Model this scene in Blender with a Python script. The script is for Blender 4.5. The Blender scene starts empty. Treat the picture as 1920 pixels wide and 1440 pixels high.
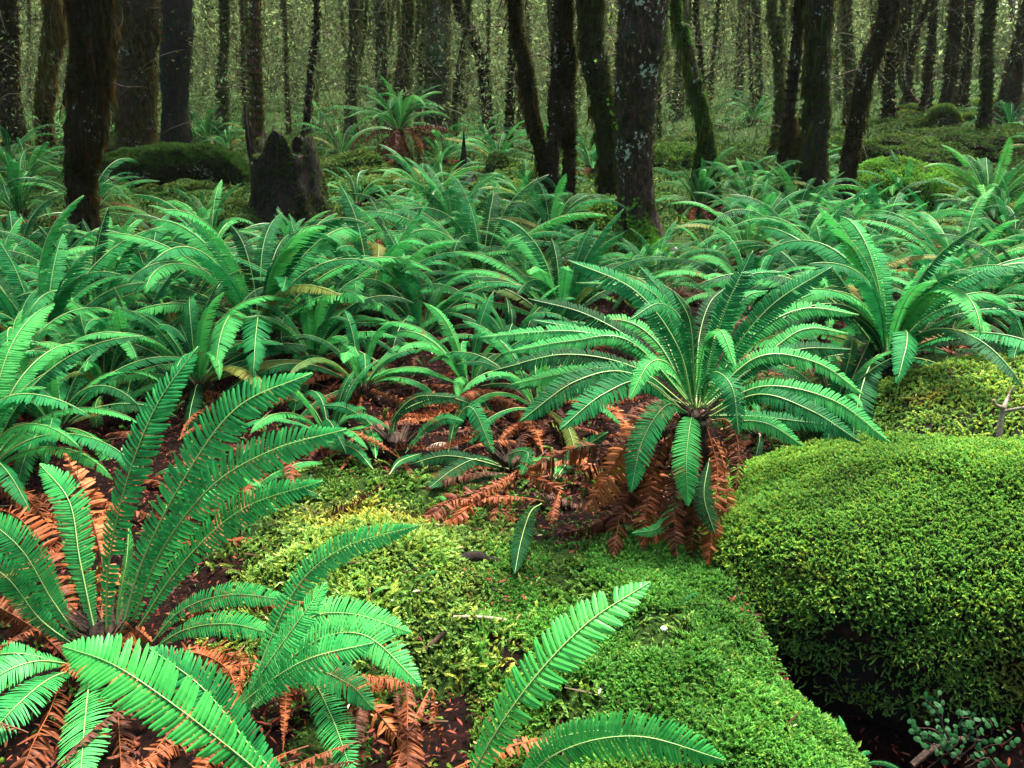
import bpy, math, random
import numpy as np
from mathutils import Vector

R = math.radians
PI = math.pi
SC = bpy.context.scene
COL = SC.collection

# ------------------------------------------------------------------ camera, world, sun, exposure
PITCH = R(18.9)
CAM = np.array([0.0, 0.0, 1.5])
FPX = 1663.0                                     # focal length in pixels of a 1920 wide frame
cam_d = bpy.data.cameras.new('camera')
cam_d.sensor_width = 36.0
cam_d.lens = 36.0 * FPX / 1920.0
cam_d.clip_start = 0.05
cam_d.clip_end = 1000.0
cam = bpy.data.objects.new('camera', cam_d)
COL.objects.link(cam)
cam.location = CAM
cam.rotation_euler = (PI / 2 - PITCH, 0, 0)
SC.camera = cam

SUN_EL, SUN_AZ = R(64), R(28)                    # azimuth measured clockwise from +Y
world = bpy.data.worlds.new("World")
SC.world = world
world.use_nodes = True
wn = world.node_tree
bg = wn.nodes['Background']
sky = wn.nodes.new('ShaderNodeTexSky')
sky.sky_type = 'NISHITA'
sky.sun_disc = False
sky.sun_elevation = SUN_EL
sky.sun_rotation = SUN_AZ
sky.air_density = 1.0
sky.dust_density = 4.0
sky.ozone_density = 0.3
wn.links.new(sky.outputs[0], bg.inputs[0])
bg.inputs[1].default_value = 0.105
sun_d = bpy.data.lights.new('sun', 'SUN')
sun_d.energy = 5.0
sun_d.angle = R(24)
sun_d.color = (1.0, 0.95, 0.86)
sun = bpy.data.objects.new('sun', sun_d)
COL.objects.link(sun)
sd = Vector((math.sin(SUN_AZ) * math.cos(SUN_EL), math.cos(SUN_AZ) * math.cos(SUN_EL), math.sin(SUN_EL)))
sun.rotation_euler = sd.to_track_quat('Z', 'Y').to_euler()

SC.view_settings.view_transform = 'Standard'
SC.view_settings.look = 'None'
SC.view_settings.exposure = 2.1
SC.view_settings.gamma = 1.0
SC.cycles.max_bounces = 5
SC.cycles.diffuse_bounces = 2
SC.cycles.glossy_bounces = 1
SC.cycles.transmission_bounces = 3
SC.cycles.transparent_max_bounces = 4
SC.cycles.use_denoising = True
SC.cycles.caustics_reflective = False
SC.cycles.caustics_refractive = False

rng = np.random.default_rng(11)
random.seed(5)


# ------------------------------------------------------------------ maths helpers
def _h(ix, iy, iz):
    n = (ix * 73856093) ^ (iy * 19349663) ^ (iz * 83492791)
    n = (n ^ (n >> 13)) * 1274126177
    n = n & 0x7fffffff
    return (n % 100003) / 100003.0


def vnoise(P):
    """smooth value noise in -1..1 at points P (n x 3)"""
    P = np.asarray(P, float)
    i = np.floor(P).astype(np.int64)
    f = P - i
    f = f * f * (3 - 2 * f)
    out = 0
    for dx in (0, 1):
        for dy in (0, 1):
            for dz in (0, 1):
                w = (f[:, 0] if dx else 1 - f[:, 0]) * (f[:, 1] if dy else 1 - f[:, 1]) * (f[:, 2] if dz else 1 - f[:, 2])
                out = out + w * _h(i[:, 0] + dx, i[:, 1] + dy, i[:, 2] + dz)
    return out * 2 - 1


def fbm(P, oct=3):
    P = np.asarray(P, float)
    a, s, t = 1.0, 0.0, 0.0
    for k in range(oct):
        s = s + a * vnoise(P * (2.03 ** k) + 17.3 * k)
        t += a
        a *= 0.5
    return s / t


def sstep(a, b, x):
    t = np.clip((x - a) / (b - a), 0, 1)
    return t * t * (3 - 2 * t)


def nrm(v):
    return v / np.maximum(np.linalg.norm(v, axis=-1, keepdims=True), 1e-9)


CP, SP = math.cos(PITCH), math.sin(PITCH)


def ray(px, py):
    """direction through a pixel of the 1920x1440 photograph, unit depth along the camera axis"""
    u, v = (px - 960) / FPX, (720 - py) / FPX
    return np.array([u, CP + v * SP, -SP + v * CP])


MOUNDS = [  # x, y, rx, ry, height
    (-0.42, 2.35, 0.32, 0.34, 0.19),
    (0.34, 2.15, 0.26, 0.55, 0.10), (0.66, 1.58, 0.30, 0.26, 0.06),
    (-0.55, 2.95, 0.5, 0.35, 0.05), (2.1, 3.75, 0.95, 0.6, 0.32),
]
HOLLOWS = [(-3.35, 9.3, 0.9, 0.5, 0.38), (1.08, 1.95, 0.24, 0.30, 0.30), (1.55, 1.55, 0.50, 0.28, 0.34), (0.88, 2.25, 0.12, 0.35, 0.24)]


def terr(x, y):
    x = np.asarray(x, float); y = np.asarray(y, float)
    z = 0.032 * np.clip(y - 5.5, 0, 26)
    z = z + 0.62 * sstep(2.5, 9.0, x) * sstep(8.0, 17.0, y)
    z = z + 0.16 * sstep(-1.0, -6, x) * sstep(6, 10, y)
    P = np.stack([x, y, np.zeros_like(x)], -1).reshape(-1, 3)
    n1 = fbm(P * 0.9, 3).reshape(x.shape)
    n2 = fbm(P * 3.1 + 9, 2).reshape(x.shape)
    far = sstep(3.5, 8.0, y)
    n3 = vnoise(P * 8.5 + 31).reshape(x.shape)
    z = z + n1 * (0.05 + 0.13 * far) + n2 * (0.032 + 0.05 * far) + n3 * (.014 + .012 * sstep(3.2, 2.2, y))
    for mx, my, rx, ry, h in MOUNDS:
        z = z + h * np.exp(-(((x - mx) / rx) ** 2 + ((y - my) / ry) ** 2))
    for mx, my, rx, ry, h in HOLLOWS:
        z = z - h * np.exp(-(((x - mx) / rx) ** 2 + ((y - my) / ry) ** 2))
    return z


def tz(x, y):
    return float(terr(np.array([x]), np.array([y]))[0])


def G(px, py):
    """point where the ray through a photo pixel meets the ground"""
    d = ray(px, py)
    ts = np.geomspace(1.0, 60, 900)
    p = CAM + ts[:, None] * d
    below = p[:, 2] < terr(p[:, 0], p[:, 1])
    if not below.any():
        k = 700
    else:
        k = int(np.argmax(below))
    q = p[k]
    return np.array([q[0], q[1], tz(q[0], q[1])])


def depth_of(p):
    r = np.asarray(p) - CAM
    return r[1] * CP - r[2] * SP


def at(px, py, depth):
    return CAM + ray(px, py) * depth


# ------------------------------------------------------------------ mesh helpers
def mesh_from(name, V, F, mats, smooth=False, midx=None, col=None):
    """V n x 3, F list of (m x k) index arrays"""
    if not isinstance(F, (list, tuple)):
        F = [F]
    me = bpy.data.meshes.new(name)
    V = np.asarray(V, np.float32)
    me.vertices.add(len(V))
    me.vertices.foreach_set('co', V.ravel())
    loops = np.concatenate([f.ravel() for f in F]).astype(np.int32)
    sizes = np.concatenate([np.full(len(f), f.shape[1]) for f in F]).astype(np.int32)
    starts = np.concatenate([[0], np.cumsum(sizes)[:-1]]).astype(np.int32)
    me.loops.add(len(loops))
    me.loops.foreach_set('vertex_index', loops)
    me.polygons.add(len(sizes))
    me.polygons.foreach_set('loop_start', starts)
    if midx is not None:
        me.polygons.foreach_set('material_index', np.asarray(midx, np.int32))
    me.polygons.foreach_set('use_smooth', np.full(len(sizes), bool(smooth)))
    for m in (mats if isinstance(mats, (list, tuple)) else [mats]):
        me.materials.append(m)
    me.update(calc_edges=True)
    if col is not None:
        a = me.attributes.new('Col', 'FLOAT_COLOR', 'POINT')
        c = np.ones((len(V), 4), np.float32)
        c[:, :3] = col
        a.data.foreach_set('color', c.ravel())
    return me


def link(name, data, parent=None, loc=None):
    o = bpy.data.objects.new(name, data)
    COL.objects.link(o)
    if parent is not None:
        o.parent = parent
    if loc is not None:
        o.location = loc
    return o


def tag(o, label=None, cat=None, group=None, kind=None):
    if label: o['label'] = label
    if cat: o['category'] = cat
    if group: o['group'] = group
    if kind: o['kind'] = kind
    return o


def thing(name, label, cat, loc, group=None):
    o = link(name, None, None, tuple(float(c) for c in loc))
    o.empty_display_size = 0.1
    return tag(o, label, cat, group)


def scatter(TV, TF, P, A, B, C, TC=None, IC=None):
    """copies of template (TV, TF) at P with axes A,B,C (n x 3, already scaled); colours TC (per template vertex) times IC (per copy)"""
    n, k = len(P), len(TV)
    V = (P[:, None, :] + TV[None, :, 0:1] * A[:, None, :] + TV[None, :, 1:2] * B[:, None, :] + TV[None, :, 2:3] * C[:, None, :]).reshape(-1, 3)
    F = (TF[None] + (np.arange(n) * k)[:, None, None]).reshape(-1, TF.shape[1])
    c = None
    if IC is not None:
        c = (TC[None] * IC[:, None, :]).reshape(-1, 3)
    return V, F, c


def merge(parts):
    Vs, Fs, Cs, o = [], [], [], 0
    for V, F, c in parts:
        Vs.append(V); Fs.append(F + o); Cs.append(c if c is not None else np.ones((len(V), 3)))
        o += len(V)
    return np.concatenate(Vs), np.concatenate(Fs), np.concatenate(Cs)


def basis(N, rg, spin=None):
    """two random tangents for normals N"""
    n = len(N)
    r = nrm(rg.normal(size=(n, 3)))
    A = nrm(np.cross(N, r))
    B = np.cross(N, A)
    return A, B


# ------------------------------------------------------------------ materials
def new_mat(name):
    m = bpy.data.materials.new(name)
    m.use_nodes = True
    return m, m.node_tree.nodes, m.node_tree.links


def ramp(nodes, stops):
    r = nodes.new('ShaderNodeValToRGB')
    e = r.color_ramp.elements
    e[0].position, e[0].color = stops[0][0], (*stops[0][1], 1)
    e[1].position, e[1].color = stops[-1][0], (*stops[-1][1], 1)
    for p, c in stops[1:-1]:
        q = e.new(p); q.color = (*c, 1)
    return r


def leaf_mat(name, cols, rough=0.45, trans=0.3, scale=30.0, spec=0.4, use_attr=False, tint=(1, 1, 1), obj_var=0.5, brown=0.0):
    m, n, l = new_mat(name)
    out = n['Material Output']; p = n['Principled BSDF']
    p.inputs['Roughness'].default_value = rough
    p.inputs['Specular IOR Level'].default_value = spec
    tc = n.new('ShaderNodeTexCoord')
    nz = n.new('ShaderNodeTexNoise'); nz.inputs['Scale'].default_value = scale; nz.inputs['Detail'].default_value = 3
    l.new(tc.outputs['Object'], nz.inputs['Vector'])
    oi = n.new('ShaderNodeObjectInfo')
    mx = n.new('ShaderNodeMix'); mx.data_type = 'FLOAT'; mx.inputs[0].default_value = obj_var
    l.new(nz.outputs['Fac'], mx.inputs[2]); l.new(oi.outputs['Random'], mx.inputs[3])
    r = ramp(n, cols)
    l.new(mx.outputs[0], r.inputs[0])
    c = r.outputs[0]
    if brown > 0:                                   # browned tips and flecks
        n2 = n.new('ShaderNodeTexNoise'); n2.inputs['Scale'].default_value = 9; n2.inputs['Detail'].default_value = 6; n2.inputs['Roughness'].default_value = .75
        l.new(tc.outputs['Object'], n2.inputs['Vector'])
        ad = n.new('ShaderNodeMath'); ad.operation = 'MULTIPLY_ADD'; ad.inputs[1].default_value = .16
        l.new(oi.outputs['Random'], ad.inputs[0]); l.new(n2.outputs['Fac'], ad.inputs[2])
        mr = n.new('ShaderNodeMapRange'); mr.inputs['From Min'].default_value = .80 - brown; mr.inputs['From Max'].default_value = .86 - brown
        l.new(ad.outputs[0], mr.inputs['Value'])
        bm = n.new('ShaderNodeMix'); bm.data_type = 'RGBA'; bm.inputs[7].default_value = (.20, .13, .035, 1)
        l.new(mr.outputs[0], bm.inputs[0]); l.new(c, bm.inputs[6])
        c = bm.outputs[2]
    if use_attr:
        at_ = n.new('ShaderNodeAttribute'); at_.attribute_name = 'Col'
        mm = n.new('ShaderNodeMix'); mm.data_type = 'RGBA'; mm.blend_type = 'MULTIPLY'; mm.inputs[0].default_value = 1
        l.new(c, mm.inputs[6]); l.new(at_.outputs['Color'], mm.inputs[7])
        c = mm.outputs[2]
    l.new(c, p.inputs['Base Color'])
    if trans > 0:
        t = n.new('ShaderNodeBsdfTranslucent'); l.new(c, t.inputs['Color'])
        ms = n.new('ShaderNodeMixShader'); ms.inputs[0].default_value = trans
        l.new(p.outputs[0], ms.inputs[1]); l.new(t.outputs[0], ms.inputs[2])
        l.new(ms.outputs[0], out.inputs['Surface'])
    return m


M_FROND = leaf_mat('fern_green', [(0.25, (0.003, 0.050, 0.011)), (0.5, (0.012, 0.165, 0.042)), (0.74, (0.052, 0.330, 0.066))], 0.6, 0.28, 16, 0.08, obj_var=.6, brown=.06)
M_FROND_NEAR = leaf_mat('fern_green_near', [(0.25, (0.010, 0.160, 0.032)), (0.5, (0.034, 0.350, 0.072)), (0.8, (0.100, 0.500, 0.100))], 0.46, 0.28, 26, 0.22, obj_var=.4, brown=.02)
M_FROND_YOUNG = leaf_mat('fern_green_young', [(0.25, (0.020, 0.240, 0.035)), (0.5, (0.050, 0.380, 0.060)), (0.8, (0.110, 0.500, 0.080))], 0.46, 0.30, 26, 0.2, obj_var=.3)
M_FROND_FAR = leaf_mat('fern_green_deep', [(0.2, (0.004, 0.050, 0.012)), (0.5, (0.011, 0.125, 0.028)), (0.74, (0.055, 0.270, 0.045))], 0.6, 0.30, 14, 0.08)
M_STEM = leaf_mat('fern_stem', [(0.2, (0.13, 0.27, 0.06)), (0.8, (0.34, 0.46, 0.15))], 0.4, 0.0, 12, 0.4)
M_STIPE = leaf_mat('fern_stipe_dark', [(0.2, (0.010, 0.006, 0.004)), (0.8, (0.05, 0.03, 0.015))], 0.35, 0.0, 12, 0.4)
M_DEAD = leaf_mat('fern_dead', [(0.18, (0.020, 0.006, 0.003)), (0.42, (0.10, 0.027, 0.008)), (0.64, (0.24, 0.062, 0.015)), (0.88, (0.42, 0.145, 0.042))], 0.6, 0.12, 13, 0.2, obj_var=.45)
M_MOSS = leaf_mat('moss_shoots', [(0.3, (0.7, 0.7, 0.7)), (0.7, (1.0, 1.0, 1.0))], 0.6, 0.35, 3.0, 0.25, True, obj_var=0.0)
M_HANG = leaf_mat('hanging_moss', [(0.3, (0.6, 0.6, 0.6)), (0.7, (1.0, 1.0, 1.0))], 0.8, 0.5, 2.0, 0.1, True, obj_var=0.0)
M_LITTER = leaf_mat('litter', [(0.3, (0.6, 0.6, 0.6)), (0.7, (1.0, 1.0, 1.0))], 0.65, 0.0, 20.0, 0.12, True, obj_var=0.0)
M_ROUNDLEAF = leaf_mat('small_leaf', [(0.2, (0.006, 0.045, 0.010)), (0.8, (0.018, 0.110, 0.022))], 0.6, 0.25, 30, 0.15)
M_CROWN = leaf_mat('tree_leaf', [(0.2, (0.03, 0.09, 0.02)), (0.8, (0.08, 0.17, 0.05))], 0.5, 0.4, 2, 0.3)


def bark_mat(name, dark, mid, moss, moss_amt, lichen, red=None):
    m, n, l = new_mat(name)
    p = n['Principled BSDF']
    p.inputs['Roughness'].default_value = 0.75
    p.inputs['Specular IOR Level'].default_value = 0.25
    tc = n.new('ShaderNodeTexCoord')
    mp = n.new('ShaderNodeMapping'); mp.inputs['Scale'].default_value = (1, 1, 0.45)
    l.new(tc.outputs['Object'], mp.inputs[0])
    a = n.new('ShaderNodeTexNoise'); a.inputs['Scale'].default_value = 26; a.inputs['Detail'].default_value = 8; a.inputs['Roughness'].default_value = 0.75
    l.new(mp.outputs[0], a.inputs['Vector'])
    r = ramp(n, [(0.42, dark), (0.56, mid), (0.70, red or mid)])
    l.new(a.outputs['Fac'], r.inputs[0])
    b = n.new('ShaderNodeTexNoise'); b.inputs['Scale'].default_value = 3.2; b.inputs['Detail'].default_value = 6; b.inputs['Roughness'].default_value = 0.7
    l.new(tc.outputs['Object'], b.inputs['Vector'])
    mr = ramp(n, [(0.62 - moss_amt * 0.3, (0, 0, 0)), (0.74 - moss_amt * 0.3, (1, 1, 1))])
    l.new(b.outputs['Fac'], mr.inputs[0])
    mc = ramp(n, [(0.3, tuple(c * 0.45 for c in moss)), (0.7, moss)])
    l.new(a.outputs['Fac'], mc.inputs[0])
    mx = n.new('ShaderNodeMix'); mx.data_type = 'RGBA'
    l.new(mr.outputs[0], mx.inputs[0]); l.new(r.outputs[0], mx.inputs[6]); l.new(mc.outputs[0], mx.inputs[7])
    c = mx.outputs[2]
    if lichen > 0:
        d = n.new('ShaderNodeTexNoise'); d.inputs['Scale'].default_value = 2.3; d.inputs['Detail'].default_value = 2
        l.new(tc.outputs['Object'], d.inputs['Vector'])
        v = n.new('ShaderNodeTexNoise'); v.inputs['Scale'].default_value = 24; v.inputs['Detail'].default_value = 4; v.inputs['Roughness'].default_value = 0.65
        l.new(tc.outputs['Object'], v.inputs['Vector'])
        ad = n.new('ShaderNodeMath'); ad.operation = 'MULTIPLY_ADD'; ad.inputs[1].default_value = 0.9
        l.new(d.outputs['Fac'], ad.inputs[0]); l.new(v.outputs['Fac'], ad.inputs[2])
        lr = ramp(n, [(0.0, (0, 0, 0)), (1.0, (1, 1, 1))])
        mrg = n.new('ShaderNodeMapRange'); mrg.inputs['From Min'].default_value = 1.155 - 0.11 * lichen; mrg.inputs['From Max'].default_value = 1.18 - 0.11 * lichen
        l.new(ad.outputs[0], mrg.inputs['Value'])
        m2 = n.new('ShaderNodeMix'); m2.data_type = 'RGBA'; m2.inputs[7].default_value = (0.40, 0.46, 0.32, 1)
        l.new(mrg.outputs[0], m2.inputs[0]); l.new(c, m2.inputs[6])
        c = m2.outputs[2]
        n.remove(lr)
    l.new(c, p.inputs['Base Color'])
    bp = n.new('ShaderNodeBump'); bp.inputs['Strength'].default_value = 1.0; bp.inputs['Distance'].default_value = 0.03
    l.new(a.outputs['Fac'], bp.inputs['Height']); l.new(bp.outputs[0], p.inputs['Normal'])
    return m


M_BARK = bark_mat('bark_dark', (0.006, 0.003, 0.002), (0.055, 0.022, 0.012), (0.05, 0.10, 0.02), 0.10, 0.35, (0.14, 0.06, 0.03))
M_BARKM = bark_mat('bark_mossy', (0.002, 0.001, 0.0008), (0.040, 0.018, 0.008), (0.035, 0.06, 0.012), 0.25, 0.15, (0.09, 0.05, 0.022))
M_BARKL = bark_mat('bark_lichen', (0.004, 0.002, 0.0015), (0.050, 0.024, 0.011), (0.05, 0.07, 0.02), 0.10, 0.50, (0.20, 0.11, 0.05))
M_BARKR = bark_mat('bark_red', (0.025, 0.010, 0.005), (0.12, 0.045, 0.022), (0.06, 0.10, 0.03), 0.15, 0.25, (0.24, 0.11, 0.055))
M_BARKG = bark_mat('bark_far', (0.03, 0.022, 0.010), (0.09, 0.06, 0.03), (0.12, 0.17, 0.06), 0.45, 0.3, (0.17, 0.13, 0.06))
M_ROT = bark_mat('rotten_wood', (0.002, 0.0012, 0.001), (0.022, 0.010, 0.006), (0.03, 0.07, 0.012), -0.05, 0.0, (0.06, 0.02, 0.012))
M_PALE = bark_mat('pale_twig', (0.22, 0.17, 0.11), (0.45, 0.38, 0.27), (0.3, 0.3, 0.2), -0.3, 0.0, (0.6, 0.52, 0.4))
M_DTWIG = bark_mat('dark_twig', (0.02, 0.012, 0.008), (0.09, 0.05, 0.03), (0.05, 0.09, 0.02), 0.2, 0.0, (0.16, 0.09, 0.05))


def ground_mat():
    m, n, l = new_mat('forest_floor')
    p = n['Principled BSDF']
    p.inputs['Roughness'].default_value = 0.85
    p.inputs['Specular IOR Level'].default_value = 0.08
    geo = n.new('ShaderNodeNewGeometry')
    a = n.new('ShaderNodeTexNoise'); a.inputs['Scale'].default_value = 30; a.inputs['Detail'].default_value = 9; a.inputs['Roughness'].default_value = 0.72
    l.new(geo.outputs['Position'], a.inputs['Vector'])
    r = ramp(n, [(0.38, (0.003, 0.0015, 0.001)), (0.54, (0.015, 0.004, 0.002)), (0.74, (0.07, 0.016, 0.008))])
    l.new(a.outputs['Fac'], r.inputs[0])
    b = n.new('ShaderNodeTexNoise'); b.inputs['Scale'].default_value = 45; b.inputs['Detail'].default_value = 8; b.inputs['Roughness'].default_value = 0.8
    l.new(geo.outputs['Position'], b.inputs['Vector'])
    g = ramp(n, [(0.34, (0.004, 0.008, 0.002)), (0.52, (0.03, 0.07, 0.010)), (0.72, (0.10, 0.20, 0.03))])
    l.new(b.outputs['Fac'], g.inputs[0])
    at_ = n.new('ShaderNodeAttribute'); at_.attribute_name = 'Col'
    sep = n.new('ShaderNodeSeparateColor'); l.new(at_.outputs['Color'], sep.inputs[0])
    c = n.new('ShaderNodeTexNoise'); c.inputs['Scale'].default_value = 9; c.inputs['Detail'].default_value = 6
    l.new(geo.outputs['Position'], c.inputs['Vector'])
    ad = n.new('ShaderNodeMath'); ad.operation = 'ADD'; l.new(sep.outputs[0], ad.inputs[0]); l.new(c.outputs['Fac'], ad.inputs[1])
    mr = n.new('ShaderNodeMapRange'); mr.inputs['From Min'].default_value = 0.92; mr.inputs['From Max'].default_value = 1.05
    l.new(ad.outputs[0], mr.inputs['Value'])
    mx = n.new('ShaderNodeMix'); mx.data_type = 'RGBA'
    l.new(mr.outputs[0], mx.inputs[0]); l.new(r.outputs[0], mx.inputs[6]); l.new(g.outputs[0], mx.inputs[7])
    l.new(mx.outputs[2], p.inputs['Base Color'])
    bp = n.new('ShaderNodeBump'); bp.inputs['Strength'].default_value = 1.0; bp.inputs['Distance'].default_value = 0.04
    l.new(b.outputs['Fac'], bp.inputs['Height']); l.new(bp.outputs[0], p.inputs['Normal'])
    return m


M_GROUND = ground_mat()


# ------------------------------------------------------------------ the ground
def mossmask(x, y):
    """0..1: where moss covers the forest floor"""
    P = np.stack([x, y, np.full_like(x, 3.3)], -1).reshape(-1, 3)
    n = fbm(P * 1.3, 3).reshape(x.shape)
    m = sstep(-0.05, 0.25, n) * 0.8
    far = sstep(5.0, 8.5, y)
    m = np.maximum(m * (0.35 + 0.65 * far), far * 1.0 * sstep(-0.7, -0.3, n))
    # the near carpet: centre and right bottom
    near = np.exp(-(((x - 0.15) / 0.75) ** 4 + ((y - 2.1) / 0.72) ** 4))
    n5 = fbm(P * 4.5 + 40, 2).reshape(x.shape)
    m = np.maximum(m, near * np.clip(0.50 + 0.5 * n + 1.8 * n5, 0, 1))
    for mx, my, rx, ry, h in MOUNDS:
        m = np.maximum(m, 1.15 * np.exp(-(((x - mx) / (rx * 1.15)) ** 4 + ((y - my) / (ry * 1.15)) ** 4)))
    for mx, my, rx, ry, h in HOLLOWS:
        m = m * (1 - 1.0 * np.exp(-(((x - mx) / rx) ** 2 + ((y - my) / ry) ** 2)))
    m = m * (1 - 0.85 * np.exp(-(((x + 0.15) / 0.9) ** 2 + ((y - 4.0) / 0.75) ** 2)))      # red litter between the ferns
    return np.clip(m, 0, 1)


nx, ny = 380, 460
u = np.linspace(-1, 1, nx)
gx = np.sinh(u * 5.2) / math.sinh(5.2) * 158
v = np.linspace(-1, 1, ny)
gy = 2.6 + np.sinh(v * 5.0) / math.sinh(5.0) * 158
X, Y = np.meshgrid(gx, gy)
Z = terr(X, Y)
V = np.stack([X, Y, Z], -1).reshape(-1, 3)
idx = np.arange(nx * ny).reshape(ny, nx)
F = np.stack([idx[:-1, :-1], idx[:-1, 1:], idx[1:, 1:], idx[1:, :-1]], -1).reshape(-1, 4)
mm = mossmask(X, Y).reshape(-1)
me = mesh_from('ground', V, F, M_GROUND, True, col=np.stack([mm, mm, mm], -1))
tag(link('ground', me), 'dark forest floor of soil, red litter and moss', kind='structure')


# ------------------------------------------------------------------ fern fronds
PROF_T = np.array([0, .08, .2, .4, .62, .8, .92, 1.0])
PROF_L = np.array([.10, .22, .46, .80, 1.0, .84, .48, .06])


def resample(P, n):
    """Catmull-Rom through control points, n points evenly along the arc"""
    P = np.asarray(P, float)
    Q = np.concatenate([[2 * P[0] - P[1]], P, [2 * P[-1] - P[-2]]])
    out = []
    for i in range(len(P) - 1):
        t = np.linspace(0, 1, 24, endpoint=False)[:, None]
        a, b, c, d = Q[i], Q[i + 1], Q[i + 2], Q[i + 3]
        out.append(0.5 * ((2 * b) + (-a + c) * t + (2 * a - 5 * b + 4 * c - d) * t ** 2 + (-a + 3 * b - 3 * c + d) * t ** 3))
    out.append(P[-1:])
    D = np.concatenate(out)
    s = np.concatenate([[0], np.cumsum(np.linalg.norm(np.diff(D, axis=0), axis=1))])
    q = np.linspace(0, s[-1], n)
    return np.stack([np.interp(q, s, D[:, k]) for k in range(D.shape[1])], -1), s[-1]


def tube(P, rad, sides=5, close=True, jitter=0.0, seed=0):
    """triangulated tube along P with radii rad"""
    n = len(P)
    T = nrm(np.gradient(P, axis=0))
    ref = np.array([0, 0, 1.0]) if abs(T[0][2]) < 0.9 else np.array([1.0, 0, 0])
    A = np.zeros((n, 3)); a = ref
    for i in range(n):
        a = a - T[i] * np.dot(a, T[i])
        a = a / max(np.linalg.norm(a), 1e-9)
        A[i] = a
    B = np.cross(T, A)
    th = np.linspace(0, 2 * PI, sides, endpoint=False)
    V = P[:, None] + rad[:, None, None] * (np.cos(th)[None, :, None] * A[:, None] + np.sin(th)[None, :, None] * B[:, None])
    V = V.reshape(-1, 3)
    i = np.arange(n * sides).reshape(n, sides)
    j = np.roll(i, -1, axis=1)
    q = np.stack([i[:-1], j[:-1], j[1:], i[1:]], -1).reshape(-1, 4)
    F = np.concatenate([q[:, [0, 1, 2]], q[:, [0, 2, 3]]])
    if close:
        V = np.concatenate([V, P[-1:]])
        k = len(V) - 1
        F = np.concatenate([F, np.stack([i[-1], j[-1], np.full(sides, k)], -1)])
    return V, F


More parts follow.
